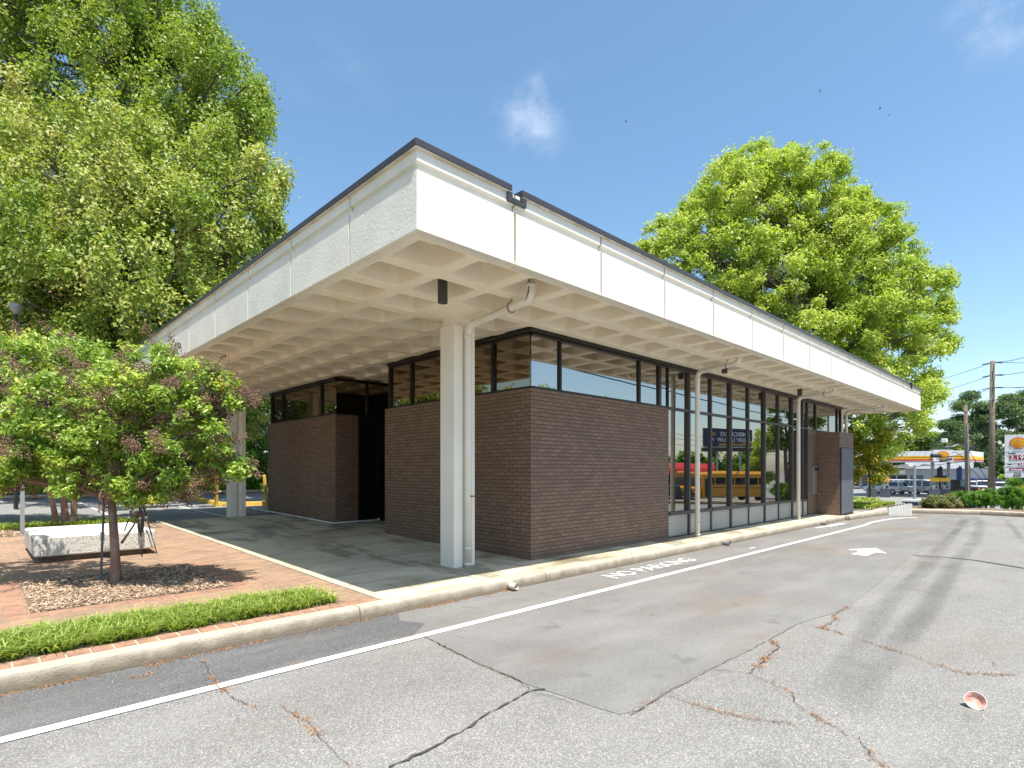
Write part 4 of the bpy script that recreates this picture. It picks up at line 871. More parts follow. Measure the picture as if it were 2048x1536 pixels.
def seedheads(root, C, n, seed, size=.0065, R_=.11, zone=None):
    g = np.random.default_rng(seed); P = []; st = MB(); ids = g.choice(len(C), n, replace=False)
    octv = np.array([(1, 0, 0), (-1, 0, 0), (0, 1, 0), (0, -1, 0), (0, 0, 1.2), (0, 0, -1.2)]); octf = np.array([(0, 2, 4), (2, 1, 4), (1, 3, 4), (3, 0, 4), (2, 0, 5), (1, 2, 5), (3, 1, 5), (0, 3, 5)])
    V = []; F = []
    for i in ids:
        o_ = C[i] - np.array(root.location) - [0, 0, 1.6]; o_ /= np.linalg.norm(o_); dr = g.normal(size=3) * .45 + o_ + np.array([-.25, -.3, 0]); dr /= np.linalg.norm(dr); L = R_ * g.uniform(1.0, 2.0); c = C[i] + dr * R_ * 1.1
        st.tube([c - dr * L * .7, c, c + dr * L], [.0035, .0028, .0015], 3, caps=False)
        for k in range(int(g.integers(45, 110))):
            t_ = g.random(); q = g.normal(size=3); q -= dr * (q @ dr); q /= np.linalg.norm(q); wd = R_ * (.75 - .45 * t_) * g.random() ** .5
            p = c + dr * L * (t_ * 1.1 - .15) + q * wd
            if k % 4 == 0: st.tube([c + dr * L * (t_ * .9 - .2), p], .0013, 3, caps=False)
            V.append(octv * size * g.uniform(.8, 1.35) + p)
    n_ = len(V); V = np.concatenate(V); F = (octf[None] + (np.arange(n_) * 6)[:, None, None]).reshape(-1, 3)
    np_mesh('seed_heads', V, F, 'seed', root); st.build('seed_stems', 'seed', root)
seedheads(root, C, 150, 9, .0088, .155)
MB().tube([(1.42, 8.75, .72), (1.55, 8.72, .95), (1.60, 8.74, 1.12)], [.016, .011, .004], 8).build('side_shoot', 'myrtle_bark', root, smooth=True)
# rear crepe myrtle, three stems
rm = B((105, 715, 70), (40, 745, 80), (185, 745, 55), (-40, 790, 90), (100, 820, 90, 1), (20, 850, 80, 1), (190, 850, 70, 1), (65, 905, 62), (140, 915, 50), (-60, 900, 90), (-150, 800, 120), (250, 800, 50, 1), (60, 685, 28), (150, 700, 35), (0, 700, 30), (250, 760, 40, 1), (20, 940, 35), (-20, 960, 30), (180, 930, 40, .5), (300, 880, 60, 1.2), (360, 840, 50, 1.5), (290, 940, 40, 1), d=13.2, thick=.8)
b0 = Vector((1.63, 16.7, S(16.7)))
root2, C2, Q2 = tree('crepe_myrtle', b0, rm, 'leaf_myrtle', 52000, .085, .24, per=.7, label='rear crepe myrtle with three slim stems growing behind the concrete bench', cat='tree', trunk=.075, bark='myrtle_bark', droop=.2, seed=15,
                     forks=b0 + Vector((-.12, 0, 1.25)), twigs=.5, extra_trunks=(((1.45, 16.72, S(16.7)), (1.0, 16.5, 2.0), .06), ((1.78, 16.66, S(16.7)), (1.75, 16.8, 2.2), .065)), flat_=.75, lo=.2)
seedheads(root2, C2, 110, 19, .012, .18)

# big trees on the left
D1 = 21.5
oB = B((300, 330, 110), (200, 420, 130), (340, 450, 110), (110, 330, 110), (60, 470, 130), (450, 420, 85), (500, 380, 55), (520, 450, 45), (505, 500, 40), (430, 520, 80), (300, 560, 110), (170, 560, 110), (50, 600, 110), (-60, 420, 150), (240, 640, 90),
       (360, 620, 80), (420, 590, 60), (160, 690, 80), (-80, 640, 140), (250, 270, 80), (160, 250, 80), (40, 260, 90), (400, 330, 60), (450, 340, 40), (540, 400, 25), (545, 460, 20), (-200, 500, 180), (90, 700, 80), (320, 700, 70), (470, 560, 40), (380, 400, 80, -2), (250, 500, 90, -2.5), (120, 500, 90, -2.5), (0, 540, 90, -2), (350, 550, 70, -2.5), (200, 350, 80, -2), (520, 345, 35), (555, 360, 12), (548, 490, 16), (440, 270, 36), (-300, 300, 200), (160, 740, 50, -2), d=D1, thick=3.0, f=1.0)
tree('spreading_tree', gp(330, D1 + 1), oB, 'leaf_olive', 230000, .15, .40, per=.62, label='huge olive green tree with tan new growth filling the left, nearest the roof end', cat='tree', trunk=.42, droop=1.1, seed=21, twigs=.35, forks=gp(300, D1 + 1) + Vector((0, 0, 3.2)), flat_=1.55, lo=.2)
D2 = 27
tB = B((60, 60, 150), (230, 40, 140), (345, 60, 75), (390, 110, 70), (420, 70, 36), (450, 120, 45), (485, 170, 42), (505, 215, 30), (520, 225, 22), (500, 255, 30), (350, 180, 100), (420, 210, 70), (120, 180, 130), (250, 170, 110), (-80, 180, 170), (-50, -40, 200), (180, -80, 150), (310, -40, 80),
       (450, 270, 60), (490, 300, 28), (400, 300, 70), (530, 240, 12), (320, 0, 60), (300, 110, 80), (-260, 60, 220), (400, 40, 24), (370, 250, 70), (512, 190, 14), (30, 300, 120), (-300, -150, 220), (0, -200, 200), d=D2, thick=3.5)
tree('tall_tree', gp(210, D2), tB, 'leaf_mid', 200000, .17, .46, per=.6, label='tallest mid green tree at upper left, standing behind the olive one', cat='tree', trunk=.45, droop=1.2, seed=22, twigs=.35, flat_=1.5, lo=.3, forks=gp(210, D2) + Vector((0, 0, 7)))
D3 = 31
dB = B((40, 560, 110), (150, 600, 90), (60, 690, 100), (200, 700, 90), (300, 740, 80), (380, 760, 70), (-60, 650, 140), (-60, 800, 140), (90, 800, 100), (220, 810, 80), (320, 830, 70), (400, 840, 60), (450, 800, 50), (460, 880, 40), (-180, 700, 160), (0, 880, 70), (160, 880, 60), (480, 740, 40), (-350, 600, 220), (-300, 850, 160), (430, 700, 60), d=D3)
tree('shade_tree', gp(120, D3), dB, 'leaf_dark', 70000, .17, .9, per=1.1, label='dark shaded tree standing behind the wooden fence at left', cat='tree', trunk=.3, droop=.6, seed=23, twigs=.4, flat_=.9)  # understorey shade is put into the dark leaf colour
vB = B((510, 800, 30), (525, 840, 32), (505, 870, 26), (528, 900, 34), (512, 940, 28), (540, 960, 30), (520, 980, 18), (560, 860, 40), (585, 930, 40), (545, 790, 30), (600, 820, 45), (505, 835, 22), (498, 905, 14), (515, 970, 22), (530, 770, 26), (640, 880, 60), (700, 820, 70), (500, 960, 14), (680, 950, 40), d=29)
tree('vine_covered_tree', gp(493, 29), vB, 'leaf_bush', 42000, .12, .4, per=1.2, label='bright leafy vine draped tree seen between the far column and the brick wall', cat='tree', trunk=.26, droop=.5, seed=24, twigs=.3, forks=gp(493, 29) + Vector((0, 0, 3)))
cB = B((500, 800, 20), (520, 830, 18), (490, 810, 16), (510, 860, 14), (530, 800, 20), (480, 790, 20), d=26)
tree('drooping_cedar', gp(560, 26), cB, 'leaf_olive', 5000, .13, .3, per=1.3, label='pale drooping evergreen branch hanging just right of the far column', cat='tree', trunk=.12, droop=3, seed=25, twigs=.4)

# the lime green tree behind the right end
D4 = 31.5
rB = B((1560, 345, 56), (1505, 350, 56), (1615, 355, 56), (1652, 340, 36), (1445, 365, 42), (1400, 405, 40), (1695, 375, 30), (1470, 335, 26), (1345, 450, 34), (1720, 400, 22), (1460, 380, 55), (1420, 430, 55), (1370, 440, 40), (1350, 490, 55), (1310, 480, 30), (1320, 540, 50), (1420, 540, 90), (1530, 450, 90), (1630, 440, 75), (1690, 420, 36), (1540, 560, 100), (1660, 540, 90), (1740, 470, 50), (1770, 520, 55), (1730, 580, 80), (1790, 590, 55),
       (1820, 560, 30), (1640, 660, 90), (1560, 680, 80), (1760, 680, 80), (1830, 640, 50), (1860, 590, 36), (1875, 560, 20), (1880, 650, 30), (1850, 700, 40), (1720, 760, 70), (1800, 770, 50), (1640, 770, 60), (1850, 770, 26), (1470, 620, 70), (1390, 600, 50), (1795, 838, 42), (1730, 850, 50), (1765, 882, 28), (1838, 820, 26), (1850, 850, 14), (1500, 420, 60), (1580, 318, 20), (1530, 312, 22), (1672, 318, 16), (1780, 430, 22),
       (1800, 480, 28), (1890, 610, 14), (1895, 690, 10), (1745, 420, 14), (1700, 690, 70), (1690, 860, 40), (1840, 540, 16), (1605, 600, 80, -2), (1690, 490, 60, -2), (1750, 620, 60, -2.5), (1290, 500, 12), (1870, 790, 12), (1480, 500, 70, -2), (1740, 905, 22), d=D4, thick=4.0, f=1.08)
tree('maple_tree', gp(1640, D4), rB, 'leaf_lime', 265000, .17, .45, per=.75, label='big round lime green tree rising behind the right end of the roof', cat='tree', trunk=.36, droop=.6, seed=26, twigs=.6, flat_=.85, lo=.35, forks=gp(1650, D4) + Vector((0, 0, 3)))
yB = B((1730, 870, 20), (1740, 893, 22), (1722, 910, 24), (1748, 915, 18), (1732, 935, 20), (1765, 870, 16), (1715, 880, 24), (1775, 945, 12), (1755, 960, 10), (1720, 945, 18), d=29)
tree('small_tree', gp(1740, 29), yB, 'leaf_gold', 9000, .12, .3, per=1.2, label='small yellow leaved tree low beside the steel service panel', cat='tree', trunk=.07, droop=.5, seed=27, twigs=.4)

# pines behind the filling station and a far wood
def ground_at(px, d, z=-1.3): p = at(px, 900, d); return Vector((p.x, p.y, z))
pB = B((1945, 800, 14), (1955, 815, 18), (1935, 830, 20), (1925, 810, 8), (1960, 845, 26), (1920, 850, 18), (1900, 860, 14), (1895, 845, 8), (1945, 875, 30), (1910, 885, 18), (1975, 880, 20), (1965, 820, 10), (1890, 880, 12), (1980, 850, 12), d=88)
pine = tree('pine_tree', ground_at(1945, 88), pB, 'leaf_pine', 40000, .42, 1.1, per=1.4, label='tallest pine behind the filling station canopy, left of the tall utility pole', cat='tree', group='pines behind the filling station', trunk=.35, droop=-1.4, seed=31, twigs=.8, flat_=.6, aspect=.25, lo=.3)[0]
pB2 = B((2025, 795, 12), (2030, 815, 20), (2010, 830, 14), (2045, 840, 26), (2015, 860, 22), (2040, 875, 26), (2000, 880, 16), (2060, 810, 20), (2070, 860, 30), (2005, 815, 8), d=86)
tree('pine_tree', ground_at(2030, 86), pB2, 'leaf_pine', 36000, .42, 1.1, per=1.4, label='pine behind the price sign at the right edge', cat='tree', group='pines behind the filling station', trunk=.35, droop=-1.4, seed=32, twigs=.8, flat_=.6, aspect=.25, lo=.3)
pB3 = B((1880, 890, 14), (1865, 880, 12), (1850, 890, 16), (1835, 890, 14), (1895, 905, 14), (1820, 905, 16), (1870, 905, 14), (1850, 868, 12), (1805, 890, 18), (1910, 900, 12), d=98)
tree('broad_tree', ground_at(1860, 98), pB3, 'leaf_mid', 16000, .40, 1.0, per=1.3, label='rounded mixed green tree behind the station canopy at its left', cat='tree', trunk=.3, seed=33, twigs=.4)
g = np.random.default_rng(41); k = 700
V0 = []
for i in range(k):
    px = g.uniform(1150, 2300); d = g.uniform(100, 118); y = g.uniform(893, 975) if px > 1780 else g.uniform(905, 975); V0.append(at(px, y, d))
for i in range(500): a = math.radians(g.uniform(38, 110)); d = g.uniform(52, 64); V0.append(Vector((math.cos(a) * d, math.sin(a) * d, g.uniform(0, 10))))
for i in range(k): a = math.radians(g.uniform(110, 300)); d = g.uniform(100, 125); V0.append(Vector((math.cos(a) * d, math.sin(a) * d, g.uniform(-1, 8))))
V, F, t = leaves(np.array([tuple(v) for v in V0]), np.full(len(V0), 2.2), 95000, .75, .3, 42, .6)
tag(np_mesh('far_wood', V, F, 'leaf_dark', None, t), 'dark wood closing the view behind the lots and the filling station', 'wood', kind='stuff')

# hedge bushes
def bush(px, py, d, r, label, mat='leaf_bush', n=9000, seed=1, flat_=.9, zb=.14):
    c = at(px, py, d); base = Vector((c.x, c.y, zb)); bl = []
    g = random.Random(seed)
    for i in range(7): a = i * 2.4; bl.append((Vector((c.x + math.cos(a) * r * .38, c.y + math.sin(a) * r * .38, zb + r * (.38 + .3 * g.random()))), r * .5))
    bl.append((Vector((c.x, c.y, c.z)), r * .42))
    return tree('hedge_bush', base, bl, mat, n, .055, .13, per=1.2, label=label, cat='bush', group='hedge bushes across the drive', trunk=.03, seed=seed, twigs=.3, flat_=.9, lo=.5)[0]
bush(1868, 1012, 22.3, .50, 'leftmost hedge bush, mottled reddish green, beside the white car', 'leaf_bush2', 8000, 51)
bush(1898, 1011, 22.3, .46, 'second hedge bush from the left, mottled and low', 'leaf_bush2', 8000, 52)
hb = bush(1935, 1000, 22.5, .58, 'lowest of the bright green hedge bushes, third from the left', seed=53)
b2 = bush(1972, 996, 22.6, .66, 'bright green hedge bush fourth from the left, under the tall pole', seed=54, n=11000)
b3 = bush(2025, 998, 22.6, .74, 'largest bright green hedge bush, under the price sign', seed=55, n=13000)
for i, (px, d) in enumerate(((2090, 22.4), (2160, 22), (2240, 21.6), (2330, 21.0), (2430, 20.4), (2540, 20))):
    c_ = copy_tree(b3 if i % 2 else b2); p = at(px, 1000, d); src = (b3 if i % 2 else b2).location
    c_.location = (p.x, p.y, .14); c_['label'] = 'hedge bush just outside the right edge, %s in the row' % ['first', 'second', 'third', 'fourth', 'fifth', 'sixth'][i]
    c_.rotation_euler.z = 0
# sapling by the price sign, golden shrub
sB = B((2012, 945, 10), (2020, 930, 9), (2008, 960, 10), (2025, 955, 9), (2016, 970, 8), d=75)
tree('sapling', ground_at(2016, 75), sB, 'leaf_lime', 4000, .28, .5, per=1.2, label='light green sapling left of the price sign', cat='tree', trunk=.1, seed=61)
gB = B((2046, 985, 7), (2040, 990, 6), (2050, 975, 5), d=40)
tree('golden_shrub', ground_at(2045, 40, -1.2), gB, 'leaf_gold', 2500, .12, .22, per=1.2, label='golden yellow shrub at the foot of the price sign', cat='bush', trunk=.05, seed=62)

# ================================================================== VEHICLES
def car(loc, rz, kind, paint, label, L=4.6, W=1.82, H=1.65):
    t = empty('parked_car', loc, rz, world=False, label=label, cat='car', group='cars parked at the filling station')
    hb_ = .30
    hood = {'suv': .98, 'sedan': .88, 'pickup': 1.02, 'van': 1.0}[kind]
    x = L / 2
    lower = [(-x, hb_ + .08), (-x + .08, hb_), (x - .1, hb_), (x, hb_ + .1), (x, hood - .22), (x - .12, hood - .08), (x - 1.05, hood), (-x + .35, hood + .02), (-x, hood - .05)]
    m = MB(); n = len(lower)
    for yy, sx, dz in ((-W / 2 + .07, .985, -.02), (-W / 2, 1, 0), (W / 2, 1, 0), (W / 2 - .07, .985, -.02)):
        for px_, pz in lower: m.v.append((px_ * sx, yy, pz + (dz if pz > .6 else 0)))
    m.v = []; secs = [(-W / 2 + .0, .965, .5), (-W / 2 + .05, 1, 1.0), (W / 2 - .05, 1, 1.0), (W / 2, .965, .5)]
    def sec(y, inset, top): return [(px_ * (1 - inset), y, pz if pz < .6 else pz - top) for px_, pz in lower]
    for y, i_, tp in ((-W / 2, .02, .10), (-W / 2 + .08, 0, 0), (W / 2 - .08, 0, 0), (W / 2, .02, .10)): m.v += sec(y, i_, tp)
    for k in range(3):
        for j in range(n): a, b = k * n + j, k * n + (j + 1) % n; m.f.append((a, b, b + n, a + n))
    m.f += [tuple(range(n)), tuple(reversed(range(3 * n, 4 * n)))]
    body = m.build('body', paint, t, bevel=.02)
    prof = {'suv': [(-x + .15, hood), (-x + .32, H - .06), (-x + .6, H), (.45, H - .01), (.75, H - .07), (x - 1.25, hood)], 'van': [(-x + .08, hood), (-x + .18, H - .06), (-x + .4, H), (.9, H - .01), (1.15, H - .08), (x - .75, hood)],
            'sedan': [(-x + .55, hood), (-x + 1.25, H - .04), (-x + 1.5, H), (.25, H), (.5, H - .05), (x - 1.35, hood)], 'pickup': [(-.75, hood), (-.62, H - .06), (-.45, H), (.5, H - .01), (.72, H - .06), (x - 1.4, hood)]}[kind]
    wb, wt = W / 2 - .06, W / 2 - .22
    def wy(z): return wb + (wt - wb) * (z - hood) / (H - hood)
    vs = [(a, -wy(z), z) for a, z in prof] + [(a, wy(z), z) for a, z in prof]; n = len(prof)
    MB().add(vs, [tuple(range(n)), tuple(reversed(range(n, 2 * n)))] + [(i, i + n, (i + 1) % n + n, (i + 1) % n) for i in range(n)]).build('cabin', paint, t, bevel=.03)
    z0, z1 = hood + .05, H - .12
    def xat(i0, i1, z): (a, b), (c_, d_) = prof[i0], prof[i1]; return a + (c_ - a) * (z - b) / (d_ - b)
    fl, fu = xat(-1, -2, z0), xat(-1, -2, z1); rl, ru = xat(0, 1, z0), xat(0, 1, z1)
    for sg in (-1, 1):
        cuts = [rl + .12, (rl + fl) / 2 - .28, (rl + fl) / 2 + .32, fl - .12] if kind != 'pickup' else [rl + .08, fl - .12]
        for a, b in zip(cuts, cuts[1:]):
            ua = a + (.06 if a != cuts[0] else ru - rl); ub = b - .06 if b != cuts[-1] else b + (fu - fl)
            m = MB(); e_ = .008; m.add([(a + .03, sg * (wy(z0) + e_), z0), (b - .03, sg * (wy(z0) + e_), z0), (ub - .03 if b != cuts[-1] else ub, sg * (wy(z1) + e_), z1), (ua + (.0), sg * (wy(z1) + e_), z1)] + [(a + .03, sg * (wy(z0) - .01), z0), (b - .03, sg * (wy(z0) - .01), z0), (ub - .03, sg * (wy(z1) - .01), z1), (ua, sg * (wy(z1) - .01), z1)],
                          [(0, 1, 2, 3), (7, 6, 5, 4), (0, 4, 5, 1), (1, 5, 6, 2), (2, 6, 7, 3), (3, 7, 4, 0)]); m.build('side_window', 'car_glass', t)
    for nm, xl, xu, sg in (('windscreen', fl, fu, 1), ('rear_window', rl, ru, -1)):
        a, b = wy(z0) - .08, wy(z1) - .06; e_ = .012 * sg
        MB().add([(xl + e_, -a, z0), (xl + e_, a, z0), (xu + e_, b, z1), (xu + e_, -b, z1), (xl - e_, -a, z0), (xl - e_, a, z0), (xu - e_, b, z1), (xu - e_, -b, z1)], [(0, 1, 2, 3), (7, 6, 5, 4), (0, 4, 5, 1), (1, 5, 6, 2), (2, 6, 7, 3), (3, 7, 4, 0)]).build(nm, 'car_glass', t)
    for wx in (-x + .85, x - .9):
        for sg in (-1, 1):
            r_ = Matrix.Translation((wx, sg * (W / 2 - .1), .34)) @ Matrix.Rotation(R(90), 4, 'X'); w_ = empty('wheel', (0, 0, 0), world=False)
            w_.parent = t
            MB().lathe([(.2, -.115), (.31, -.11), (.34, -.08), (.34, .08), (.31, .11), (.2, .115)], 18, (0, 0, 0), r_).build('tyre', 'tyre', w_); MB().lathe([(0, -.10), (.2, -.105), (.2, .105), (0, .10)], 12, (0, 0, 0), r_).build('rim', 'rim', w_)
    for sg in (-1, 1):
        MB().box(x - .09, x + .006, sg * (W / 2 - .27) - .17, sg * (W / 2 - .27) + .17, hood - .30, hood - .16).build('headlight', 'silver', t)
        MB().box(-x - .006, -x + .08, sg * (W / 2 - .19) - .11, sg * (W / 2 - .19) + .11, hood - .32, hood - .08).build('tail_light', 'shell_r', t)
    MB().box(-x - .03, -x + .1, -W / 2 + .05, W / 2 - .05, hb_ + .02, hb_ + .2).build('rear_bumper', 'darkgrey' if kind in ('suv', 'pickup') else paint, t)
    MB().box(-x - .036, -x - .02, -.2, .2, hood - .3, hood - .18).build('licence_plate', 'white', t)
    return t
M['p_white'] = flat('white_car_paint', (.75, .75, .74), .25); M['p_grey'] = flat('grey_car_paint', (.10, .11, .12), .25, .3); M['p_silver'] = flat('silver_car_paint', (.45, .46, .47), .3, .4)
M['p_blue'] = flat('blue_car_paint', (.02, .05, .18), .25, .2); M['p_brown'] = flat('brown_car_paint', (.055, .045, .04), .3, .3); M['p_black'] = flat('black_car_paint', (.012, .013, .016), .2)
vd = YAW      # view azimuth
for px, d, ang, kind, paint, H_, lab in (
    (1771, 70, 2.75, 'suv', 'p_white', 1.6, 'white crossover behind the leftmost fuel pumps, tail to the right'),
    (1787, 78, 2.6, 'suv', 'p_white', 1.7, 'white car peeping over the crossover beside the leftmost pumps'),
    (1827, 70, 2.35, 'suv', 'p_white', 1.8, 'boxy white sport utility car seen from behind under the canopy'),
    (1853, 74, 2.2, 'van', 'p_grey', 1.75, 'dark grey minivan right of the boxy white car'),
    (1881, 76, 2.6, 'suv', 'p_silver', 1.55, 'silver hatchback between the two canopy columns'),
    (1917, 66, 2.5, 'pickup', 'p_brown', 1.85, 'dark brown pickup truck left of the short utility pole'),
    (1949, 72, 1.9, 'pickup', 'p_white', 1.6, 'small white pickup just right of the short utility pole'),
    (1957, 80, 2.9, 'suv', 'p_blue', 1.85, 'blue sport utility car behind the white pickups'),
    (1968, 70, 1.75, 'pickup', 'p_white', 1.7, 'white pickup facing the tall utility pole'),
    (1997, 82, 3.1, 'van', 'p_black', 1.9, 'black van parked behind the sapling'),
    (2008, 70, .2, 'sedan', 'p_white', 1.5, 'white sedan facing the camera left of the price sign post'),
    (2035, 80, 3.1, 'van', 'p_black', 1.9, 'black van glimpsed under the price sign'),
    (1852, 27.6, 2.15, 'suv', 'p_white', 1.52, 'near white car on the street just over the end of the hedge')):
    p = at(px, 950, d); ang = {1771: 1.0, 1787: 1.25, 1827: .75, 1853: .5, 1881: .9, 1917: 1.0, 1949: .35, 1957: 1.9, 1968: .1, 1997: 1.5, 2008: 2.9, 2035: 1.5, 1852: .95}[px]
    car((p.x, p.y, -1.285), math.atan2(p.y, p.x) + ang, kind, paint, lab, L=5.2 if kind == 'pickup' else 4.6, H=H_)

# ================================================================== FILLING STATION
def P3(px, py, d): return at(px, py, d)
t = empty('station_canopy', ground_at(1860, 60), label='filling station canopy with white, yellow and red bands and a scallop shell emblem', cat='canopy')
Cc, Lc, Rc = P3(1933, 900, 58), P3(1700, 900, 64), P3(1967, 900, 64.5); Bk = Lc + (Rc - Cc)
quad4 = [Cc, Lc, Bk, Rc]
def band(z0, z1, grow, mat, nm):
    cen = (Cc + Bk) / 2; m = MB(); pts = [cen + (p - cen) * (1 + grow) for p in quad4]
    m.add([(p.x, p.y, z0) for p in pts] + [(p.x, p.y, z1) for p in pts], [(0, 1, 2, 3), (7, 6, 5, 4), (0, 4, 5, 1), (1, 5, 6, 2), (2, 6, 7, 3), (3, 7, 4, 0)]); return m.build(nm, mat, t)
band(2.62, 3.74, 0, 'white', 'roof_deck'); band(2.86, 3.22, .004, 'shell_y', 'yellow_band'); band(2.70, 2.86, .005, 'shell_r', 'red_band')
dF = (Lc - Cc).normalized(); nF = Vector((dF.y, -dF.x, 0)); nF = nF if nF.dot(-at(1860, 900, 1) + Vector((0, 0, CH))) > 0 else -nF
def face(px, py, dd=59.0): return P3(px, py, dd)
def shell(c, r, right, upv, nrm, parent):
    """scallop emblem: red outline disc fan with yellow ribs"""
    def outline(k): 
        pts = []
        for i in range(0, 15): 
            a = math.radians(-22 + 224 * i / 14); rr2 = k * r * (1 + .05 * abs(math.sin(i * math.pi / 2))) ; pts.append((math.cos(a) * rr2 * 1.08, math.sin(a) * rr2))
        pts += [(-.55 * r * k, -.62 * r * k), (-.52 * r * k, -.95 * r * k), (.52 * r * k, -.95 * r * k), (.55 * r * k, -.62 * r * k)]; return pts
    for k, off, mt, nm in ((1.0, .03, 'shell_r', 'emblem_rim'), (.86, .05, 'shell_y', 'emblem_face')):
        m = MB(); o_ = outline(k); n = len(o_)
        m.add([c + right * a + upv * b for a, b in o_] + [c + right * a + upv * b + nrm * off for a, b in o_], [tuple(range(n)), tuple(range(n, 2 * n))] + [(i, (i + 1) % n, (i + 1) % n + n, i + n) for i in range(n)]); m.build(nm, mt, parent)
    m = MB(); b0_ = c - upv * r * .72 + nrm * .058
    for i in range(6): a = math.radians(28 + 124 * i / 5); m.tube([b0_ + right * math.cos(a) * r * .2, c + right * math.cos(a) * r * .86 + upv * math.sin(a) * r * .72 - upv * .06 * r + nrm * .058], r * .025, 4)
    m.build('emblem_rib', 'shell_r', parent)
def basis(p, px=None):
    f = (Vector((0, 0, p.z)) - p); f.z = 0; f.normalize(); return Vector((-f.y, f.x, 0)), Vector((0, 0, 1)), f
def on_line(px):    # point on canopy front line
    d = at(px, 900, 1) - Vector((0, 0, CH)); a = Cc; e = Lc - Cc; den = d.x * e.y - d.y * e.x; s_ = (a.x * e.y - a.y * e.x) / den; return Vector((d.x * s_, d.y * s_, 0))
q = on_line(1886); rgt = -dF; m = MB(); c_ = q + nF * .05; c_.z = 3.22
if rgt.dot(Vector((RT[0], RT[1], 0))) < 0: rgt = -rgt
m.add([c_ + rgt * sx * .85 + Vector((0, 0, sz * .62)) + nF * o_ for o_ in (0, .12) for sx, sz in ((-1, -1), (1, -1), (1, 1), (-1, 1))], [(0, 1, 2, 3), (7, 6, 5, 4), (0, 4, 5, 1), (1, 5, 6, 2), (2, 6, 7, 3), (3, 7, 4, 0)]); m.build('emblem_panel', 'white', t)
shell(c_ + nF * .13, .46, rgt, Vector((0, 0, 1)), nF, t)
for px, d in ((1772, 62), (1865, 61), (1897, 62)): p = ground_at(px, d); MB().box(p.x - .15, p.x + .15, p.y - .15, p.y + .15, -1.3, 2.7).build('column', 'silver', t)
for i, (px, d, lab) in enumerate(((1743, 61, 'leftmost fuel pump, half hidden by leaves'), (1770, 61, 'fuel pump below the left canopy column'), (1869, 60, 'fuel pump at the middle canopy column'), (1890, 60, 'fuel pump at the right canopy column'))):
    p = ground_at(px, d); f = math.atan2(-p.y, -p.x); T_ = Matrix.Translation(p) @ Matrix.Rotation(f, 4, 'Z')
    t = empty('fuel_pump', p, label=lab, cat='fuel pump', group='fuel pumps')
    MB().box(-.35, .35, -.48, .48, 0, .95, T_).build('base_cabinet', 'darkgrey', t); MB().box(-.3, .3, -.35, .35, .955, 1.35, T_).build('dispenser', 'silver', t)
    MB().box(-.05, .05, -.35, -.27, 1.355, 2.2, T_).box(-.05, .05, .27, .35, 1.355, 2.2, T_).build('riser', 'silver', t); MB().box(-.12, .12, -.8 if i in (1, 3) else -.4, .4 if i in (1, 3) else .4, 1.75, 2.15, T_).build('topper_sign', 'shell_y', t)
    MB().box(.31, .40, -.30, -.2, 1.0, 1.2, T_).build('nozzle', 'black', t); MB().box(.31, .36, .1, .28, 1.05, 1.28, T_).build('screen', 'black', t)
# store with tan fascia and white roofed annexe
t = empty('station_store', ground_at(1800, 88), label='grey filling station shop with tan flat fascia and dark shop windows', cat='building')
p = ground_at(1795, 86); f = math.atan2(-p.y, -p.x); T_ = Matrix.Translation(p) @ Matrix.Rotation(f, 4, 'Z')
MB().box(-8, 0, -5, 11, 0, 3.2, T_).build('wall', 'silver', t); MB().box(-8.5, 1.4, -2.0 - 8.4, 1.6 + .5, 3.3, 3.75, T_).build('tan_fascia', 'spandrel', t); MB().box(-8, .6, 1.0, 9.0, 3.2, 4.4, T_).build('parapet', 'white', t)
for a, b, nm in ((-4.6, -3.1, 'darkgrey'), (-2.9, -2.3, 'black'), (-2.1, -1.2, 'darkgrey'), (-1.1, -.2, 'black'), (0, 1.2, 'black'), (1.6, 3.2, 'darkgrey'), (4.2, 6.4, 'black')): MB().box(0, .04, a, b, .4, 2.2, T_).build('shop_window', nm, t)
for a, b, nm in ((-4.8, -3.0, 'shell_y'), (-2.6, -1.7, 'white'), (-1.3, -.2, 'white'), (.2, 1.0, 'white')): MB().box(.0, .08, a, b, 2.4, 3.0, T_).build('shop_sign', nm, t)
t = empty('annexe', ground_at(1905, 90), label='low white roofed annexe with orange panels behind the fuel pumps', cat='building')
p = ground_at(1905, 90); f = math.atan2(-p.y, -p.x); T_ = Matrix.Translation(p) @ Matrix.Rotation(f, 4, 'Z')
MB().box(-6, 0, -3.6, 4.0, 0, 2.2, T_).build('wall', 'spandrel', t)
MB().add([T_ @ Vector(v_) for v_ in ((1.0, -4.6, 2.1), (1.0, 4.2, 2.1), (-3, 3.4, 3.3), (-3, -3.4, 3.3), (1.0, -4.6, 2.25), (1.0, 4.2, 2.25), (-3, 3.4, 3.45), (-3, -3.4, 3.45))], [(0, 1, 2, 3), (7, 6, 5, 4), (0, 4, 5, 1), (1, 5, 6, 2), (2, 6, 7, 3), (3, 7, 4, 0)]).build('roof', 'white', t)
for a, b, nm in ((-3.3, -2.3, 'white'), (-1.6, -1.0, 'shell_y'), (.2, .9, 'shell_r'), (1.6, 2.4, 'car_glass'), (3.0, 3.8, 'red')): MB().box(0, .05, a, b, .5, 1.9, T_).build('wall_panel', nm, t)
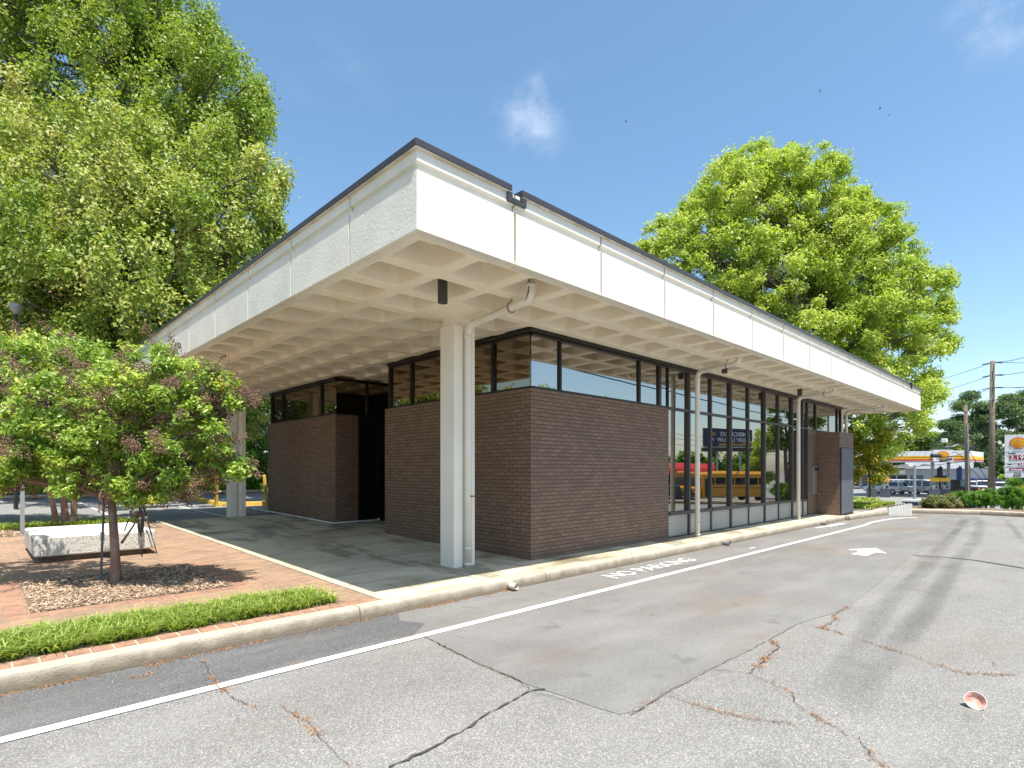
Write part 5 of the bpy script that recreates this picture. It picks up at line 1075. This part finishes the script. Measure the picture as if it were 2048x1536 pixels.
for i, (px, lab) in enumerate(((1880, 'tall black feather banner left of the right canopy column'), (1919, 'tall dark feather banner near the short utility pole'))):
    p = ground_at(px, 68); f = math.atan2(-p.y, -p.x); T_ = Matrix.Translation(p) @ Matrix.Rotation(f, 4, 'Z'); t = empty('feather_banner', p, label=lab, cat='banner', group='feather banners')
    MB().tube([p, p + Vector((0, 0, 3.6))], .04, 8).build('pole', 'black', t); MB().prism([(-.3, .9), (.25, .9), (.25, 3.3), (.1, 3.5), (-.3, 3.2)], 'x', -.01, .01, T_).build('flag', 'p_black' if i == 0 else 'p_blue', t)
# lot light with two flat heads
p = ground_at(1829, 50); t = empty('lot_light', p, label='pale steel parking lot light with flat twin arms in front of the canopy', cat='street lamp')
MB().tube([p, Vector((p.x, p.y, 2.05))], [.13, .10], 12).build('pole', 'silver', t); r_, u_, f_ = basis(p); h = Vector((p.x, p.y, 2.0))
if r_.dot(Vector((RT[0], RT[1], 0))) < 0: r_ = -r_
for sg in (-1, 1): 
    m = MB(); m.tube([h, h + r_ * sg * .45 + u_ * .06], .05, 6); m.build('arm', 'silver', t)
    a = h + r_ * sg * .45; m = MB(); m.add([a + r_ * sg * x_ + u_ * z_ + f_ * y_ for y_ in (-.2, .2) for x_, z_ in ((0, 0), (.75, .05), (.75, .14), (.3, .24), (0, .2))], [(0, 1, 2, 3, 4), (9, 8, 7, 6, 5)] + [(i, i + 5, (i + 1) % 5 + 5, (i + 1) % 5) for i in range(5)]); m.build('lamp_head', 'silver', t)
# utility poles
def wires(t, segs, r=.02, nm='wire'):
    for a, b, sag in segs:
        a, b = Vector(a), Vector(b); n_ = 18; MB().tube([a.lerp(b, i / n_) - Vector((0, 0, sag * 4 * (i / n_) * (1 - i / n_))) for i in range(n_ + 1)], r, 5).build(nm, 'black', t)
a = at(1937, 998, 50); b = at(1931, 810, 50); a.z = -1.3
t = empty('utility_pole', a, label='short wooden utility pole with curved lamp arm and box fixture', cat='utility pole')
MB().tube([a, b], [.22, .14], 12).build('pole', 'wood', t, smooth=True); MB().tube([at(1938, 996, 49.8), at(1935, 850, 49.8)], .045, 6).build('conduit', 'silver', t)
MB().tube([at(1932, 897, 50), at(1926, 891, 50), at(1915, 889, 50), at(1905, 893, 50)], .04, 6).build('lamp_arm', 'silver', t)
q = at(1889, 884, 50); MB().bbox(q.x - .3, q.x + .3, q.y - .2, q.y + .2, q.z - .05, q.z + .30, .04).build('lamp_box', 'white', t); q = at(1896, 895, 50); MB().tube([at(1886, 895, 50), at(1905, 893.5, 50)], .09, 8).build('fixture', 'darkgrey', t)
wires(t, [(at(1931, 912, 50), at(1700, 905, 60), .3), (at(1931, 905, 50), at(1868, 912, 50), .2), (at(1931, 922, 50), at(1760, 928, 55), .3), (at(1932, 890, 50), at(1978, 965, 48), .05), (at(1933, 925, 50), at(1978, 975, 48), .05), (at(1930, 865, 50), at(1984, 852, 48), .1), (at(1930, 868, 50), at(1700, 880, 80), .5), (at(1929, 920, 50), at(1905, 905, 50), -.2)], .025)
for i, (p0, p1, r_, lab) in enumerate(((at(1862, 911.5, 50), at(1881, 911.5, 50), .17, 'fat black cable splice hanging in front of the canopy emblem'), (at(1880, 922, 50), at(1904, 917.5, 50), .12, 'slimmer tilted black cable splice under the emblem'))):
    o = MB().tube([p0, p0.lerp(p1, .04), p0.lerp(p1, .96), p1], [.05, r_, r_, .05], 12).build('cable_splice', 'black', None); tag(o, lab, 'cable splice')
a = at(1983, 996, 48); a.z = -1.3; b = at(1985, 722, 48)
t = empty('utility_pole', a, label='tall wooden utility pole carrying three power lines near the right edge', cat='utility pole')
MB().tube([a, b], [.26, .16], 14).build('pole', 'wood', t, smooth=True)
for y in (725, 750, 775):
    q = at(1985, y, 48); c1 = at(2010, y + .5, 47); m = MB(); m.tube([q, c1], .018, 5)
    for k in range(8): m.lathe([(0, -.05), (.055, -.03), (.055, .03), (0, .05)], 8, q.lerp(c1, .25 + .6 * k / 8), Matrix.Rotation(R(90), 4, 'Y'))
    c2 = at(1962, y + 5, 49.5)
    for k in range(8): m.lathe([(0, -.05), (.05, -.03), (.05, .03), (0, .05)], 8, q.lerp(c2, .15 + .8 * k / 8), Matrix.Rotation(R(90), 4, 'Y'))
    m.build('insulator_string', 'darkgrey', t)
wires(t, [(at(1985, 725, 48), at(1700, 780, 110), 1.2), (at(1985, 750, 48), at(1700, 802, 110), 1.2), (at(1985, 777, 48), at(1700, 824, 110), 1.2),
          (at(1996, 724, 47.6), at(2300, 560, 30), 1.0), (at(1996, 749, 47.6), at(2300, 610, 30), 1.0), (at(1996, 774, 47.6), at(2300, 660, 30), 1.0), (at(1986, 800, 48), at(2300, 700, 30), .8), (at(1986, 852, 48), at(2300, 852, 40), .3), (at(2010, 725, 47), at(2400, 722, 60), .2), (at(2010, 775, 47), at(2400, 772, 60), .2)], .022)
MB().box(b.x - .7, b.x - .1, b.y + .1, b.y + .2, b.z - 3.35, b.z - 3.25).build('bracket', 'white', t)
# price sign
p = ground_at(2036, 52); r_, u_, f_ = basis(p)
if r_.dot(Vector((RT[0], RT[1], 0))) < 0: r_ = -r_
t = empty('price_sign', p, label='white fuel price sign with shell emblem and red price digits at the right edge', cat='sign')
def slab(cen, w_, h_, d_, mat, nm, par): 
    return MB().add([cen + r_ * sx * w_ / 2 + u_ * sz * h_ / 2 + f_ * o_ for o_ in (0, d_) for sx, sz in ((-1, -1), (1, -1), (1, 1), (-1, 1))], [(0, 1, 2, 3), (7, 6, 5, 4), (0, 4, 5, 1), (1, 5, 6, 2), (2, 6, 7, 3), (3, 7, 4, 0)]).build(nm, mat, par)
k52 = 52 / FPX
def pz(px, py): q = at(px, py, 52); return p + r_ * ((px - 2036) * k52) + u_ * (q.z - p.z)
cab = slab(pz(2036, 912) - f_ * .3, 40 * k52, 86 * k52, .3, 'white', 'cabinet', t)
for x_ in (2018.5, 2053.5): slab(pz(x_, 976) - f_ * .25, 3.0 * k52, 44 * k52, .2, 'silver', 'post', t)
for y_ in (903.5, 927, 934, 944): slab(pz(2036, y_), 40 * k52, .7 * k52, .012, 'silver', 'divider', cab)
shell(pz(2036, 886.5), 11.5 * k52, r_, u_, f_, cab)
rows = ((2038, 915, 30, 10), (2045, 928.6, 18, 4.8), (2038, 939, 30, 5.6))
for cx, cy, w_, h_ in rows: slab(pz(cx, cy), w_ * k52, h_ * k52, .02, 'led', 'price_panel', cab)
def sgn(s_, px, py, size, mat): 
    o_ = pz(px, py) + f_ * .03; T = Matrix((( r_.x, u_.x, f_.x, o_.x), (r_.y, u_.y, f_.y, o_.y), (r_.z, u_.z, f_.z, o_.z), (0, 0, 0, 1)))
    text(s_, size * k52, mat, T, cab, 'lettering', .005, 'LEFT', .01)
sgn('3.19', 2024, 919, 12, 'red' if False else 'paint'); sgn('Regular', 2021, 908, 4, 'black'); sgn('3.49', 2038, 930.5, 5, 'paint'); sgn('Plus', 2021, 930, 3.5, 'black'); sgn('V-Power', 2025, 941, 5, 'paint'); sgn('STAR', 2030, 949, 4.5, 'black'); sgn('SHOP', 2029, 953.5, 4.5, 'black')
slab(pz(2033, 983) - f_ * .6, 13 * k52, 24 * k52, .5, 'spandrel', 'plinth', t)

# ================================================================== SEEN ONLY BY REFLECTION IN THE GLASS FRONT (south side of the street)
# school bus
fr, bk_ = mir(1352, 1000, 50), mir(1512, 995, 54); fr.z = bk_.z = -1.29; ax = (fr - bk_).normalized(); L = (fr - bk_).length; ce = (fr + bk_) / 2
t = empty('school_bus', ce, math.atan2(ax.y, ax.x), world=False, label='yellow school bus mirrored in the tall windows', cat='bus')
M['bus'] = flat('bus_yellow', (.80, .36, .02), .35)
h = L / 2; pr = [(-1.15, .5), (-1.15, 2.3), (-1.05, 2.62), (-.7, 2.85), (.7, 2.85), (1.05, 2.62), (1.15, 2.3), (1.15, .5)]
MB().prism(pr, 'x', -h, h - 1.5).build('body', 'bus', t, bevel=.04); MB().prism([(h - 1.5, .5), (h, .5), (h, 1.15), (h - .2, 1.38), (h - 1.5, 1.5)], 'y', -1.0, 1.0).build('hood', 'bus', t, bevel=.05)
MB().box(h - 1.495, h - 1.47, -1.0, 1.0, 1.52, 2.35).build('windscreen', 'car_glass', t); MB().box(h - 1.495, h - 1.46, -.9, .9, 2.42, 2.68).build('header_board', 'black', t)
text('SCHOOL BUS', .24, 'bus', Matrix.Translation((h - 1.455, -.78, 2.47)) @ Matrix.Rotation(R(90), 4, 'Z') @ Matrix.Rotation(R(90), 4, 'X'), t)
for sg in (-1, 1):
    for k in range(5): x_ = -h + .35 + k * (L - 2.9) / 5; MB().box(x_, x_ + (L - 2.9) / 5 - .15, sg * 1.15 - .012, sg * 1.15 + .012, 1.6, 2.25).build('side_window', 'car_glass', t)
    MB().box(h - 2.45, h - 1.75, sg * 1.15 - .014, sg * 1.15 + .014, .6, 2.25).build('door', 'black', t); MB().box(-h, h - 2.5, sg * 1.15 - .02, sg * 1.15 + .02, 1.3, 1.36).build('rub_rail', 'black', t)
    for wx in (-h + 1.3, h - .75): MB().lathe([(0, -.12), (.3, -.13), (.46, -.12), (.48, .0), (.46, .12), (.3, .13), (0, .12)], 16, (wx, sg * .98, .48), Matrix.Rotation(R(90), 4, 'X')).build('wheel', 'tyre', t)
MB().box(h, h + .12, -1.05, 1.05, .5, .72).build('bumper', 'black', t)
# billboard
bl, br = mir(1493, 860, 80), mir(1397, 862, 76); c_ = (bl + br) / 2; rr = (br - bl); rr.z = 0; Wd = rr.length; rr.normalize(); nn = Vector((-rr.y, rr.x, 0)); nn = nn if nn.dot(Vector((0, 13, 0)) - c_) > 0 else -nn
if (rr.cross(Vector((0, 0, 1)))).dot(nn) < 0: rr = -rr
zt_, zb_ = c_.z + .25, c_.z - 2.3
t = empty('billboard', (c_.x, c_.y, -1.3), label='dark blue lawyer billboard on tall posts mirrored in the windows', cat='billboard')
def bbq(a, b, z0, z1, d0, d1, mat, nm, par=None):
    o_ = Vector((c_.x, c_.y, 0)); return MB().add([o_ + rr * x_ + nn * d_ + Vector((0, 0, z_)) for d_ in (d0, d1) for x_, z_ in ((a, z0), (b, z0), (b, z1), (a, z1))], [(0, 1, 2, 3), (7, 6, 5, 4), (0, 4, 5, 1), (1, 5, 6, 2), (2, 6, 7, 3), (3, 7, 4, 0)]).build(nm, mat, par or t)
M['navy'] = flat('navy_poster', (.015, .03, .09), .5); M['suit'] = flat('suit_print', (.02, .02, .03), .6); M['skin'] = flat('skin_print', (.45, .27, .2), .6); M['greyhair'] = flat('grey_hair_print', (.4, .38, .36), .6)
pan = bbq(-Wd / 2, Wd / 2, zb_, zt_, -.2, 0, 'navy', 'poster_panel'); bbq(-Wd / 2 - .1, Wd / 2 + .1, zb_ - .65, zb_ - .12, -.4, .2, 'p_brown', 'catwalk'); bbq(-Wd / 2, Wd / 2, zb_ - .1, zb_ - .03, -.1, .02, 'white', 'lower_rail')
for x_ in (-Wd * .3, 0, Wd * .3): bbq(x_ - .1, x_ + .1, -1.3, zb_ - .66, -.3, -.1, 'silver', 'post')
def btx(s_, x_, z_, size, mat): T = Matrix(((rr.x, 0, nn.x, c_.x + rr.x * x_ + nn.x * .01), (rr.y, 0, nn.y, c_.y + rr.y * x_ + nn.y * .01), (0, 1, 0, z_), (0, 0, 0, 1))); text(s_, size, mat, T, pan, 'lettering', .01, 'LEFT', .02)
hW = Wd / 2
btx("AMERICA'S", -hW + .4, zt_ - 1.05, .80, 'white'); btx('LARGEST', -hW + Wd * .56, zt_ - .98, .60, 'shell_y'); btx('INJURY LAW', -hW + .4, zt_ - 1.85, .78, 'white'); btx('FIRM', -hW + Wd * .60, zt_ - 1.78, .62, 'white'); btx('MORGAN & MORGAN', -hW + .7, zb_ + .18, .38, 'shell_y')
px0 = hW - 1.45
def disc(x_, z_, rx, rz_, mat, nm, d_): 
    m = MB(); o_ = Vector((c_.x, c_.y, 0)); k_ = 20; vs = [o_ + rr * (x_ + rx * math.cos(2 * math.pi * i / k_)) + nn * d_ + Vector((0, 0, z_ + rz_ * math.sin(2 * math.pi * i / k_))) for i in range(k_)]; m.add(vs + [v_ + nn * .006 for v_ in vs], [tuple(range(k_)), tuple(range(k_, 2 * k_))] + [(i, (i + 1) % k_, (i + 1) % k_ + k_, i + k_) for i in range(k_)]); m.build(nm, mat, pan)
disc(px0, zb_ + .35, .75, .95, 'suit', 'printed_suit', .002); disc(px0, zb_ + 1.62, .30, .38, 'greyhair', 'printed_hair', .010); disc(px0, zb_ + 1.52, .24, .32, 'skin', 'printed_face', .018); disc(px0, zb_ + .75, .07, .45, 'shell_y', 'printed_tie', .020)
# awning building
a = mir(1318, 985, 62); a.z = -1.3; t = empty('shopfront', a, math.atan2(13 - a.y, -a.x), world=False, label='dark shopfront with rounded red awning mirrored at the left of the tall windows', cat='building')
MB().box(-8, 0, -6, 3.0, 0, 3.6).build('wall', 'p_brown', t); m = MB(); pr = [(0, 2.4)] + [(1.5 * math.sin(a_), 2.4 + 1.35 * math.cos(a_)) for a_ in np.linspace(R(90), 0, 9)]
m.prism(pr, 'y', -6.2, 3.2); m.build('awning', 'red', t)
for k in range(4): MB().box(.0, .06, -5.4 + k * 2.1, -4.0 + k * 2.1, .4, 2.2).build('shop_window', 'car_glass', t)
car(Vector((mir(1352, 985, 48).x, mir(1352, 985, 48).y, -1.29)), 2.4, 'suv', 'p_black', 'black car beside the school bus mirrored in the tall windows')
car(Vector((mir(1330, 985, 57).x, mir(1330, 985, 57).y, -1.29)), 2.0, 'sedan', 'p_silver', 'silver car by the red awning mirrored in the tall windows')
# trees of the south side
def mB(l, d): return [(mir(px, py, d + (k[0] if k else 0)), r * d / FPX) for px, py, r, *k in l]
q = mir(1577, 980, 40); q.z = -1.3
tree('roadside_tree', q, mB([(1570, 760, 26), (1560, 800, 22), (1580, 820, 24), (1560, 850, 24), (1585, 880, 28), (1560, 900, 22), (1540, 880, 16), (1595, 790, 22), (1610, 840, 26), (1550, 770, 12), (1620, 900, 26), (1545, 735, 10)], 40), 'leaf_mid', 26000, .2, .5, per=1.3, label='open branched roadside tree mirrored in the right hand windows', cat='tree', trunk=.2, seed=71, twigs=.8)
q = mir(1515, 980, 58); q.z = -1.3
tree('light_green_tree', q, mB([(1520, 880, 22), (1505, 905, 22), (1525, 920, 24), (1510, 945, 22), (1530, 900, 16), (1495, 930, 14), (1530, 950, 18)], 58), 'leaf_lime', 14000, .24, .6, per=1.3, label='light green tree mirrored right of the billboard', cat='tree', trunk=.15, seed=72)
for i, (px, d, nm) in enumerate(((1350, 84, 'behind the shopfront'), (1420, 88, 'below the billboard'), (1475, 90, 'right of the bus roof'), (1300, 92, 'farthest left'))):
    q = mir(px, 980, d); q.z = -1.3; s0 = tree('street_tree', q, mB([(px, 925, 24), (px - 22, 935, 24), (px + 22, 932, 24), (px - 34, 955, 22), (px + 34, 955, 22), (px, 955, 24)], d), 'leaf_bush', 9000, .5, 1.1, per=1.3, label='green street tree mirrored in the windows, ' + nm, cat='tree', group='street trees across the road', trunk=.25, seed=73 + i)
q = mir(1130, 900, 70); q.z = -1.3
tree('crown_tree', q, mB([(1085, 790, 26), (1070, 800, 20), (1110, 800, 24), (1130, 815, 24), (1060, 830, 36), (1110, 840, 40), (1165, 820, 12), (1185, 815, 16), (1200, 830, 20), (1160, 850, 40)], 70), 'leaf_mid', 12000, .4, 1.0, per=1.3, label='tree crown mirrored low in the corner clerestory window', cat='tree', trunk=.35, seed=79)
# power lines over the street (mirrored in the glass, and shading nothing here)
t = empty('power_line', mir(1058, 715, 36), label='two heavy power lines crossing the mirrored sky', cat='power line')
wires(t, [(mir(980, 690, 33), mir(1660, 850, 84), .5), (mir(980, 660, 33), mir(1660, 836, 84), .5)], .05)
wires(t, [(mir(1000, 800, 60), mir(1660, 905, 120), .8), (mir(1000, 815, 60), mir(1660, 910, 120), .8), (mir(1000, 830, 60), mir(1660, 918, 120), .8)], .03)
for px, d in ((1660, 84), (930, 30)):
    q = mir(px, 900, d); MB().tube([(q.x, q.y, -1.3), (q.x, q.y, mir(px, 836 if d > 50 else 640, d).z + .4)], [.22, .16], 10).build('pole', 'wood', t)
# trees to the west, mirrored in the bronze corner windows
for i, (x_, y_) in enumerate(((-17, 21), (-22, 12), (-15, 31))):
    bl = [(Vector((x_ + dx, y_ + dy, 4.0 + dz)), 2.2) for dx, dy, dz in ((0, 0, 0), (1.8, .6, .7), (-1.6, -.9, .5), (.4, 1.9, 1.6), (-.5, -1.8, 1.4), (0, 0, 2.8), (1.2, -1.4, -.8))]
    tree('west_tree', (x_, y_, S(max(6.2, y_)) - .1), bl, 'leaf_mid', 16000, .24, .7, per=1.2, label='leafy tree west of the plaza mirrored in the bronze windows, ' + ['middle one', 'nearest one', 'farthest one'][i], cat='tree', group='trees west of the plaza', trunk=.25, seed=81 + i)
# unseen copies of the tall tree, added further west to block sky light
src = [o for o in bpy.data.objects if o.parent is None and o.name.startswith('tall_tree')][0]
for i, (x_, y_, a_) in enumerate(((-15, 2, .6), (-17, 16, 1.9))):
    c_ = copy_tree(src); c_.name = 'tall_tree'; inv = Matrix.Translation(-Vector(src.location)); c_.location = (x_, y_, S(max(6.2, y_)) - .1); c_.rotation_euler.z = a_; c_.scale = (.8, .8, .8)
    c_['label'] = 'unseen tall green tree added west of the plaza to block sky light, ' + ('nearest' if i == 0 else 'middle') + ' one'
    c_['group'] = 'trees west of the plaza'
